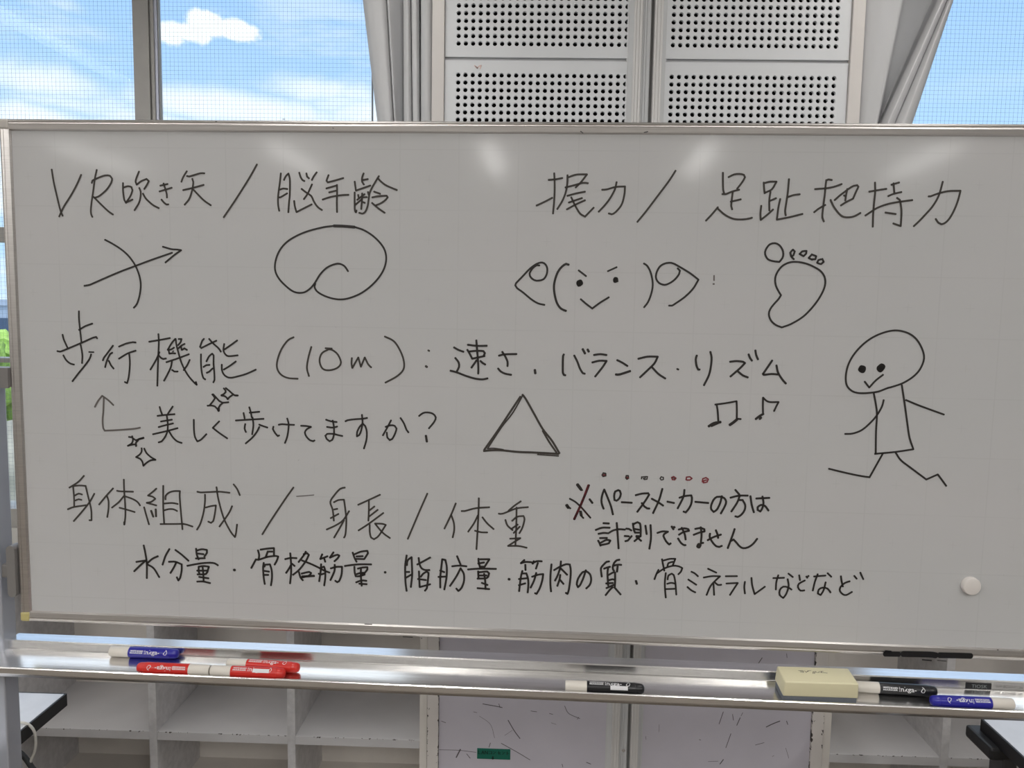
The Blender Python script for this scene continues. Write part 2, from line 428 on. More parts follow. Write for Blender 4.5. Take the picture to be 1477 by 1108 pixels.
# perforated boards
def perforated(name, x0, x1, z0, z1, hx, ncol, hz, nrow, p=0.01848, r=0.0057):
    y = YP + .004; bk = y + .008
    mb = MB(); bm = mb.bm
    n = 12
    gx0, gx1 = hx - p/2, hx + p*(ncol - .5); gz0, gz1 = hz - p/2, hz + p*(nrow - .5)
    gx1c = min(gx1, x1)
    for c in range(ncol):
        for k in range(nrow):
            cx, cz = hx + c*p, hz + k*p
            if cx + r > x1 or cx - r < x0: continue
            I, B, O_ = [], [], []
            for a in range(n):
                th = 2*math.pi*(a + .5)/n; ca, sa = math.cos(th), math.sin(th)
                I.append(bm.verts.new((cx + r*ca, y, cz + r*sa))); B.append(bm.verts.new((cx + r*.97*ca, bk, cz + r*.97*sa)))
                s = (p/2)/max(abs(ca), abs(sa)) if a % 3 != 1 or True else 0
                O_.append((cx + ca*s, y, cz + sa*s))
            # outer ring as a square through its corners
            sq = []
            for a in range(n):
                sq.append(O_[a])
            ring = []
            for a in range(n):
                ring.append(bm.verts.new(sq[a]))
            for a in range(n):
                b = (a + 1) % n
                t1, t2 = 2*math.pi*(a + .5)/n, 2*math.pi*(a + 1.5)/n
                q1, q2 = sq[a], sq[b]
                on_same = abs(q1[0]-q2[0]) < 1e-6 or abs(q1[2]-q2[2]) < 1e-6
                if on_same: bm.faces.new((I[a], I[b], ring[b], ring[a]))
                else:
                    cxn = cx + math.copysign(p/2, (q1[0]+q2[0])/2 - cx); czn = cz + math.copysign(p/2, (q1[2]+q2[2])/2 - cz)
                    cv = bm.verts.new((cxn, y, czn)); bm.faces.new((I[a], I[b], ring[b], cv, ring[a]))
                bm.faces.new((I[a], B[a], B[b], I[b]))
    def quad(a, b, c, d):
        bm.faces.new([bm.verts.new(q) for q in ((a, y, c), (b, y, c), (b, y, d), (a, y, d))])
    quad(x0, x1, z0, gz0); quad(x0, x1, gz1, z1)
    # side borders run up to the first and past the last whole hole
    cols = [hx + c*p for c in range(ncol) if not (hx + c*p + r > x1 or hx + c*p - r < x0)]
    quad(x0, cols[0] - p/2, gz0, gz1); quad(cols[-1] + p/2, max(x1, cols[-1] + p/2 + 1e-4), gz0, gz1)
    # outer edge of the board
    for (a, c), (b, d) in (((x0, z0), (x1, z0)), ((x1, z0), (x1, z1)), ((x1, z1), (x0, z1)), ((x0, z1), (x0, z0))):
        bm.faces.new([bm.verts.new(q) for q in ((a, y, c), (b, y, d), (b, bk, d), (a, bk, c))])
    bmesh.ops.remove_doubles(bm, verts=bm.verts[:], dist=1e-5)
    o = mb.build(name, M_panel)
    return o
HL, HR = -0.2085, 0.315
for (a, b, hx, nc, side) in ((PX0 + .032, .2235, HL, 24, 'left'), (.3125, PX1 - .032, HR, 24, 'right')):
    near = 'nearer the window with the cloud' if side == 'left' else 'nearer the slanting curtain'
    tag(perforated('perforated_panel', a, b, 2.127, 2.62, hx, nc, 2.160, 24), 'upper white board full of round holes, above the gap, ' + near, 'panel', 'perforated boards on the pillar')
    low = tag(perforated('perforated_panel', a, b, 1.63, 2.119, hx, nc, 2.0825 - 23*.01848, 24), 'white board of round holes just above the whiteboard, ' + near, 'panel', 'perforated boards on the pillar')

    if side == 'left':
        ink('orange_scribble', "26 -1670,21060 -1600,20990 -1560,21040 -1500,21060 -1530,20980/22 -1640,21040 -1590,21000", mat('faded_orange', (0.78, 0.56, 0.50), .6), low, lambda u, v: (u, YP + .0036, v), label='faded orange scribble')
# plain white boards below
wpl = tag(BOX('plain_board', None or mat('scuffed_board', (0.57, 0.545, 0.605), 0.5, noise=(3, .04)), None, PX0 + .032, .2175, YP + .004, YP + .013, 0.05, 1.62),
          'scuffed white lower board with the green sticker, under the marker tray', 'panel', 'plain boards at the foot of the pillar')
wpr = tag(BOX('plain_board', MATS['scuffed_board'], None, .3185, PX1 - .032, YP + .004, YP + .013, 0.05, 1.62),
          'scuffed white lower board to the right of the screwed aluminium post', 'panel', 'plain boards at the foot of the pillar')
SCL = "22 -1223,4067 -780,3999 -687,3978/16 -782,4082 -748,3976/24 -518,3618 -350,3331 -183,3102/18 -694,2942 -246,2698 108,2489/34 -1828,2726 -1938,2490/14 -2414,2695 -1884,2699 -1391,2657/18 -997,2942 -1033,2818/15 1026,4083 1147,3869 1451,3734/18 -1648,2599 -1553,2479/16 104,3907 266,3888/22 1670,2471 1787,2426/9 -1312,3713 -1005,3480 -883,3093/12 -1476,3830 -1383,3809/16 -2360,3532 -2243,3487/16 997,2398 1022,2310/16 615,3851 708,3830/8 -604,3176 -397,3330/9 667,3585 807,3542/12 1382,3707 1427,3777"
SCR = "18 5354,4059 5255,3708/16 5608,3995 5639,3827/22 5818,3905 5737,3685/14 5880,4052 5839,3954/26 6538,3664 6693,3752 6894,3845/18 5587,3438 5468,3030/14 6266,3136 6500,3212/26 5327,2552 5414,2687/11 5002,2614 5278,2634/16 7805,4093 7805,3587/12 7801,3490 7782,3005 7760,2566/20 7076,3852 7113,3756/18 4737,3239 4770,3230/22 6246,5477 6330,5622/18 7795,5692 7807,5479/14 6979,5761 6998,5643/8 3627,3638 3626,3419/10 7093,3078 7190,2789/10 3271,3285 3283,3188/10 6739,2822 6784,2848"
M_scuff = mat('scuff_mark', (0.10, 0.085, 0.095), 0.7)
ink('scuff_marks', SCL, M_scuff, wpl, lambda u, v: (u, YP + .0036, v), label='dark scrapes and scuffs')
ink('scuff_marks', SCR, M_scuff, wpr, lambda u, v: (u, YP + .0036, v), label='dark scrapes and scuffs')
gl = BOX('sticker', M_green, wpl, -.136, -.044, YP + .0030, YP + .004, .2475, .278, label='green sticker with black lettering')
GT = ("9 0,100 0,30 28,30/9 40,30 55,100 70,30/9 46,55 64,55/9 84,30 84,100 116,30 116,100/"       # L A N
      "9 135,90 170,90 170,38 132,38/9 188,92 200,82/9 190,35 222,85/"                              # ko n
      "9 248,65 284,72 270,55/9 260,98 260,36 288,36/9 306,92 318,82/9 308,35 340,85/"              # se n
      "9 368,98 368,30/9 368,70 392,56/20 185,-20 185,-75/9 170,-55 185,-78 200,-55")                # to, arrow
ink('lettering', GT, M_labelink, gl, lambda u, v: (-.132 + u * 2.15, YP + .0026, .2545 + v * 1.35 + .0035), unit=1e-4)
scb = MB(); scb.lathe([(0, .0045), (.0015, .0045), (.0026, .003)], 'y', 20, (.2665, YP - .0045, .290))
so = scb.build('screw', M_alu, None, True); tag(so, 'round screw head low on the aluminium post', 'screw')

# windows
def window(idx, x0, x1, bars, meshes):
    r = bpy.data.objects.new('window_%d' % idx, None); COL.objects.link(r); struct(r)
    f = MB()
    f.box(x0, x1, YW, YW + .10, .78, .84); f.box(x0, x1, YW, YW + .10, 2.56, 2.62)
    for (a, b) in bars['outer']: f.box(a, b, YW, YW + .10, .78, 2.62)
    for (z0, z1) in bars['trans']: f.box(x0, x1, YW + .012, YW + .07, z0, z1)
    f.build('window_frame', M_sash, r)
    for b0, b1, y, m in bars['mull']:
        MB().box(b0, b1, y, y + (.05 if b1 - b0 > .04 else .014), .84, 2.56, .001).build('window_mullion', m, r)
    g = MB(); g.box(x0, x1, YW + .045, YW + .05, .80, 2.60); g.build('window_pane', M_glass, r)
    for (a, b) in meshes:
        s = MB(); p = 0.0121; h = .00017
        k = 0
        x = a
        while x < b:
            s.box(x - h, x + h, YW + .008 - h, YW + .008 + h, .82, 2.58); x += p
        z = .82
        while z < 2.58:
            s.box(a, b, YW + .008 - h, YW + .008 + h, z - h, z + h); z += p
        s.build('window_screen', M_wire, r, label='fine square wire mesh')
    return r
window(1, -3.4, PX0, dict(outer=[(-3.4, -3.34), (PX0 - .05, PX0)], trans=[(1.668, 1.711), (1.298, 1.312)],
    mull=[(-1.193, -1.146, YW - .012, M_sash), (-1.146, -1.141, YW - .004, M_slit), (-1.141, -1.132, YW - .010, M_sash), (-1.132, -1.124, YW - .006, M_sashb), (-1.124, -1.120, YW - .002, M_slit), (-2.40, -2.32, YW - .012, M_sash), (-.4945, -.4915, YW + .006, M_slit)]),
    [(-2.31, -1.195), (-1.117, -.496), (-3.33, -2.41)])
window(2, PX1, 3.4, dict(outer=[(3.34, 3.4), (PX1, PX1 + .05)], trans=[(1.668, 1.711), (1.298, 1.312)], mull=[(2.10, 2.18, YW - .012, M_sash)]),
    [(.87, 2.09), (2.19, 3.33)])

# outside
gr = BOX('ground', M_ground, None, -120, 120, 3, 160, -8.2, -8.0); struct(gr)
bd = thing('apartment_building', 'pale blue apartment block seen through the window past the whiteboard edge', 'building', (-48, 62, -8))
BOX('building_wall', M_bld, bd, -14, 7.5, 0, 12, 0, 9.0); BOX('roof', M_bld, bd, -14.3, 7.8, -.3, 12.3, 9.0, 9.5)
for i in range(6):
    for k in range(3): BOX('window', M_bldwin, bd, -12.5 + i*3.3, -10.9 + i*3.3, -.06, .1, 1.0 + k*2.8, 2.4 + k*2.8)
def tree(x, y, h, r, label):
    t = thing('tree', label, 'tree', (x, y, -8), 0, 'trees outside the window')
    tr = MB(); tr.lathe([(0, .28), (h*.35, .2), (h*.7, .1)], 'z', 10); tr.build('trunk', M_bark, t, True)
    c = MB(); random.seed(int(x * 7))
    for i in range(16):
        a = random.random()*6.28; q = r*.75*random.random()**.5; zz = h*.45 + random.random()*h*.5
        rr = r*(.35 + .25*random.random())
        m = Matrix.Translation((q*math.cos(a), q*math.sin(a), zz))
        res = bmesh.ops.create_icosphere(c.bm, subdivisions=3, radius=rr, matrix=m)
        for v in res['verts']: v.co += Vector((random.uniform(-1, 1), random.uniform(-1, 1), random.uniform(-1, 1))) * rr*.12
    c.build('crown', M_leaf, t)
tree(-27.5, 39, 7.6, 2.6, 'green leafy tree seen at the left edge below the pale building')
tree(-23.5, 42, 7.4, 2.4, 'green leafy tree farther right, hidden mostly by the whiteboard')

# ------------------------------------------------------------------ ceiling lamps of the room
M_tubeoff = mat('lamp_tube_dimmed', (0.9, 0.9, 0.9), 0.4, emit=((1.0, 0.985, 0.96), 2.5))
def lamp_proto():
    t = thing('ceiling_light', '', 'ceiling light', group='fluorescent ceiling lights')
    h = MB(); h.prism([(-.11, 0), (-.11, -.02), (-.05, -.06), (.05, -.06), (.11, -.02), (.11, 0)], 1, -.62, .62); h.build('housing', M_lampbody, t)
    for sx in (-.035, .035):
        MB().lathe([(-.60, .014), (.60, .014)], 'y', 12, (sx, 0, -.078)).build('tube', M_tube, t, True)
    return t
lp0 = lamp_proto()
k = 0
for j, y in enumerate((-3.62, -1.2, 1.22)):  # last row, by the window, is added to light the pillar
    for i, x in enumerate((-3.85, -2.2, -.6, 1.0, 2.65)):
        lab = 'twin tube ceiling light, %s row, %s' % (('back', 'middle', 'window')[j], ('far left', 'left', 'middle', 'right', 'far right')[i])
        o = lp0 if k == 0 else dup(lp0, (x, y, CE), 0, lab)
        o.location = (x, y, CE); o['label'] = lab
        if j == 2:
            for c in o.children:
                if c.name.startswith('tube'): c.data = c.data.copy(); c.data.materials[0] = M_tubeoff
        for lo in [c for c in o.children if c.type == 'LIGHT']: bpy.data.objects.remove(lo)
        ld = bpy.data.lights.new('lamp_light', 'AREA'); ld.shape = 'RECTANGLE'; ld.size = .12; ld.size_y = 1.2; ld.energy = LAMP_W * (.36 if j == 2 else 1.0); ld.color = (1.0, .982, .95)
        lo = bpy.data.objects.new('lamp_light', ld); COL.objects.link(lo); lo.parent = o; lo.location = (0, 0, -.10)
        k += 1

# ------------------------------------------------------------------ curtains
def cat(vals, t):
    n = len(vals) - 1; x = t * n; i = min(int(x), n - 1); f = x - i
    p0, p1, p2, p3 = vals[max(i-1, 0)], vals[i], vals[i+1], vals[min(i+2, n)]
    # monotone-ish blend
    m1 = (p2 - p0) / 2; m2 = (p3 - p1) / 2
    h = f*f*(3-2*f)
    return (2*f**3-3*f*f+1)*p1 + (f**3-2*f*f+f)*m1*.6 + (-2*f**3+3*f*f)*p2 + (f**3-f*f)*m2*.6
def px_x(px, py, Y):
    v = cx_ * ((px - 738.5) / 1126.914) + cy_ * (-(py - 554) / 1126.914) - cz_
    return v.x * Y / v.y, CAMZ + v.z * Y / v.y
def curtain(name, colsx, zlow, clampx, label):
    """columns: (x at the upper sight line, x at the lower sight line, depth) - where each pleat hangs"""
    mb = MB(); bm = mb.bm
    A = []
    for (a, b, Y) in colsx:
        xa, za = px_x(a, 0, Y); xb, zb = px_x(b, 175, Y); A.append((xa, za, xb, zb, Y))
    NS, NZ = len(A) * 5, 40
    top, bot = CE - .03, .74
    grid = []
    for j in range(NZ + 1):
        z = top + (bot - top) * j / NZ
        row = []
        xs, ys = [], []
        for (xa, za, xb, zb, Y) in A:
            ze = max(z, zlow)
            x = xa + (xb - xa) * (za - ze) / (za - zb)
            xs.append(clampx(x)); ys.append(Y)
        for i in range(NS + 1):
            t = i / NS
            row.append(bm.verts.new((cat(xs, t), cat(ys, t), z)))
        grid.append(row)
    for j in range(NZ):
        for i in range(NS): bm.faces.new((grid[j][i], grid[j][i+1], grid[j+1][i+1], grid[j+1][i]))
    o = mb.build(name, M_curt, None, True)
    sm = o.modifiers.new('thick', 'SOLIDIFY'); sm.thickness = .0016
    return tag(o, label, 'curtain', 'curtains beside the pillar')
curtain('curtain', [(524, 545, 2.225), (529, 549, 2.19), (538, 556, 2.172), (550, 563, 2.168), (555.5, 566, 2.178), (557.5, 567.5, 2.20), (560, 570, 2.180), (568, 574, 2.195), (577, 580, 2.215), (582, 583, 2.23),
    (583.5, 583.8, 2.175), (588, 589, 2.160), (591, 593, 2.170), (592.5, 594.5, 2.195), (595, 597, 2.163), (600, 602, 2.158), (604, 605, 2.178), (605, 605.8, 2.235), (607.5, 607.2, 2.235), (608, 607.8, 2.172), (614, 614, 2.150), (621, 620.5, 2.155), (623.5, 622, 2.20)],
    1.5, lambda x: x, 'pale grey pleated curtain hanging left of the pillar beside the cloudy window')
curtain('curtain', [(1240, 1236, 2.20), (1250, 1239, 2.150), (1272, 1248, 2.138), (1294, 1259, 2.140), (1301, 1264.5, 2.145), (1303, 1266, 2.19), (1300, 1265, 2.26), (1303, 1266.5, 2.325), (1325, 1268, 2.335), (1346, 1269.5, 2.33), (1351, 1271, 2.25),
    (1353, 1273, 2.165), (1360, 1282, 2.135), (1365, 1290, 2.150), (1366.5, 1292, 2.178), (1368, 1294, 2.150), (1371, 1304, 2.128), (1373.5, 1312, 2.140), (1374.5, 1316, 2.175)],
    1.9, lambda x: max(x, .815), 'pale grey curtain right of the pillar, drawn back on a slant')

# ------------------------------------------------------------------ cubby shelves under the windows
M_chip = worn_material('chipped_shelf_edge', (0.60, 0.59, 0.60), (.297,), 2, 0.007, ax2=(1, YP + .001))
def cubby(x0, x1, dividers, label):
    t = thing('cubby_shelf', label, 'shelf', (0, 0, 0), 0, 'cubby shelves under the windows')
    y0, y1 = YP, YW - .014
    xs = [x0] + dividers + [x1]
    BOX('side_panel', M_lam, t, x0, x0 + .02, y0, y1, 0, .72); BOX('side_panel', M_lam, t, x1 - .02, x1, y0, y1, 0, .72)
    for a in dividers: BOX('divider', M_lamedge, t, a, a + .022, y0, y1 - .014, .06, .70, .0008)
    BOX('top_board', M_lam, t, x0, x1, y0 - .005, y1, .70, .722, .001)
    BOX('bottom_board', M_lam, t, x0 + .02, x1 - .02, y0, y1, .04, .06)
    BOX('plinth', M_lam, t, x0 + .02, x1 - .02, y0 + .02, y0 + .035, 0, .04)
    BOX('back_panel', M_lam, t, x0 + .02, x1 - .02, y1 - .014, y1 - .004, .06, .70)
    edges = [x0 + .02] + [v for a in dividers for v in (a, a + .022)] + [x1 - .02]
    for a, b in zip(edges[0::2], edges[1::2]): BOX('shelf_board', M_chip, t, a, b, y0 + .001, y1 - .014, .272, .297, .001)
    return t
cubby(-2.63, PX0 - .001, [-2.225, -1.835, -1.445, -1.055, -.665], 'white cubby shelf left of the pillar under the cloudy window')
cubby(PX1 + .001, 2.72, [1.125, 1.515, 1.905, 2.295], 'white cubby shelf right of the pillar behind the black edged desk')

# ------------------------------------------------------------------ desks and cables
def desk(name, x0, x1, y0, y1, z, bx, label):
    t = thing(name, label, 'desk', (0, 0, 0), 0, 'desks behind the whiteboard')
    BOX('tabletop', M_desk, t, x0 + .004, x1 - .004, y0 + .004, y1 - .004, z - .026, z, .001)
    e = MB()
    e.box(x0, x0 + .004, y0, y1, z - .029, z - .0006); e.box(x1 - .004, x1, y0, y1, z - .029, z - .0006); e.box(x0 + .004, x1 - .004, y0, y0 + .004, z - .029, z - .0006); e.box(x0 + .004, x1 - .004, y1 - .004, y1, z - .029, z - .0006)
    e.build('edge_band', M_deskedge, t, label='black edge band')
    return t
dl = desk('desk', -2.2, -1.039, 1.08, 1.658, .61, 0, 'pale desk with black edge and cables, at the left end of the whiteboard')
for (a, b, c, d) in ((-1.115, -1.062, 1.455, 1.50), (-2.17, -2.12, 1.455, 1.50)):
    BOX('leg_bracket', M_deskedge, dl, a, b, 1.12, 1.48, .535, .583, .004); BOX('leg', M_darkgrey, dl, a + .01, b - .01, 1.26, 1.30, .0, .54, .003); BOX('foot', M_darkgrey, dl, a + .008, b - .008, 1.10, 1.50, 0.0, .03, .004)
dr = desk('desk', 1.001, 2.2, 1.08, 1.675, .61, 0, 'pale desk with black edge behind the right end of the whiteboard')
for (a, b) in ((.982, 1.03), (2.12, 2.17)):
    BOX('corner_bracket', M_deskedge, dr, a, b, 1.60, 1.70, .555, .583, .006); BOX('leg', M_darkgrey, dr, max(a, 1.01), b + .01, 1.60, 1.65, 0, .56, .003)
    BOX('leg', M_darkgrey, dr, max(a, 1.01), b + .01, 1.12, 1.17, 0, .583, .003)
def cable(name, pts, r, m, label):
    P = [Vector(p) for p in pts]
    mb = MB(); mb.tube(smooth_path(P, .006), r, 10)
    return tag(mb.build(name, m, None, True), label, 'cable', 'cables over the left desk')
cable('white_cable', [(-1.45, 1.42, .6135), (-1.25, 1.46, .6135), (-1.13, 1.50, .6135), (-1.075, 1.520, .6138), (-1.045, 1.525, .612), (-1.030, 1.528, .592), (-1.0305, 1.530, .555), (-1.043, 1.532, .525), (-1.052, 1.533, .495), (-1.065, 1.535, .40), (-1.10, 1.55, .2), (-1.16, 1.56, .0035), (-1.3, 1.6, .0035)], .0029, M_cablew, 'thin white cable looping over the black edge of the left desk')
cable('black_cable', [(-1.25, 1.30, .0055), (-1.2, 1.40, .3), (-1.12, 1.515, .545), (-1.083, 1.525, .555), (-1.060, 1.53, .540), (-1.043, 1.532, .513), (-1.032, 1.534, .485), (-1.025, 1.535, .40), (-1.022, 1.54, .2), (-1.02, 1.56, .0055), (-1.02, 1.70, .0055)], .0055, M_cableb, 'thick black cable hanging beside the left desk')

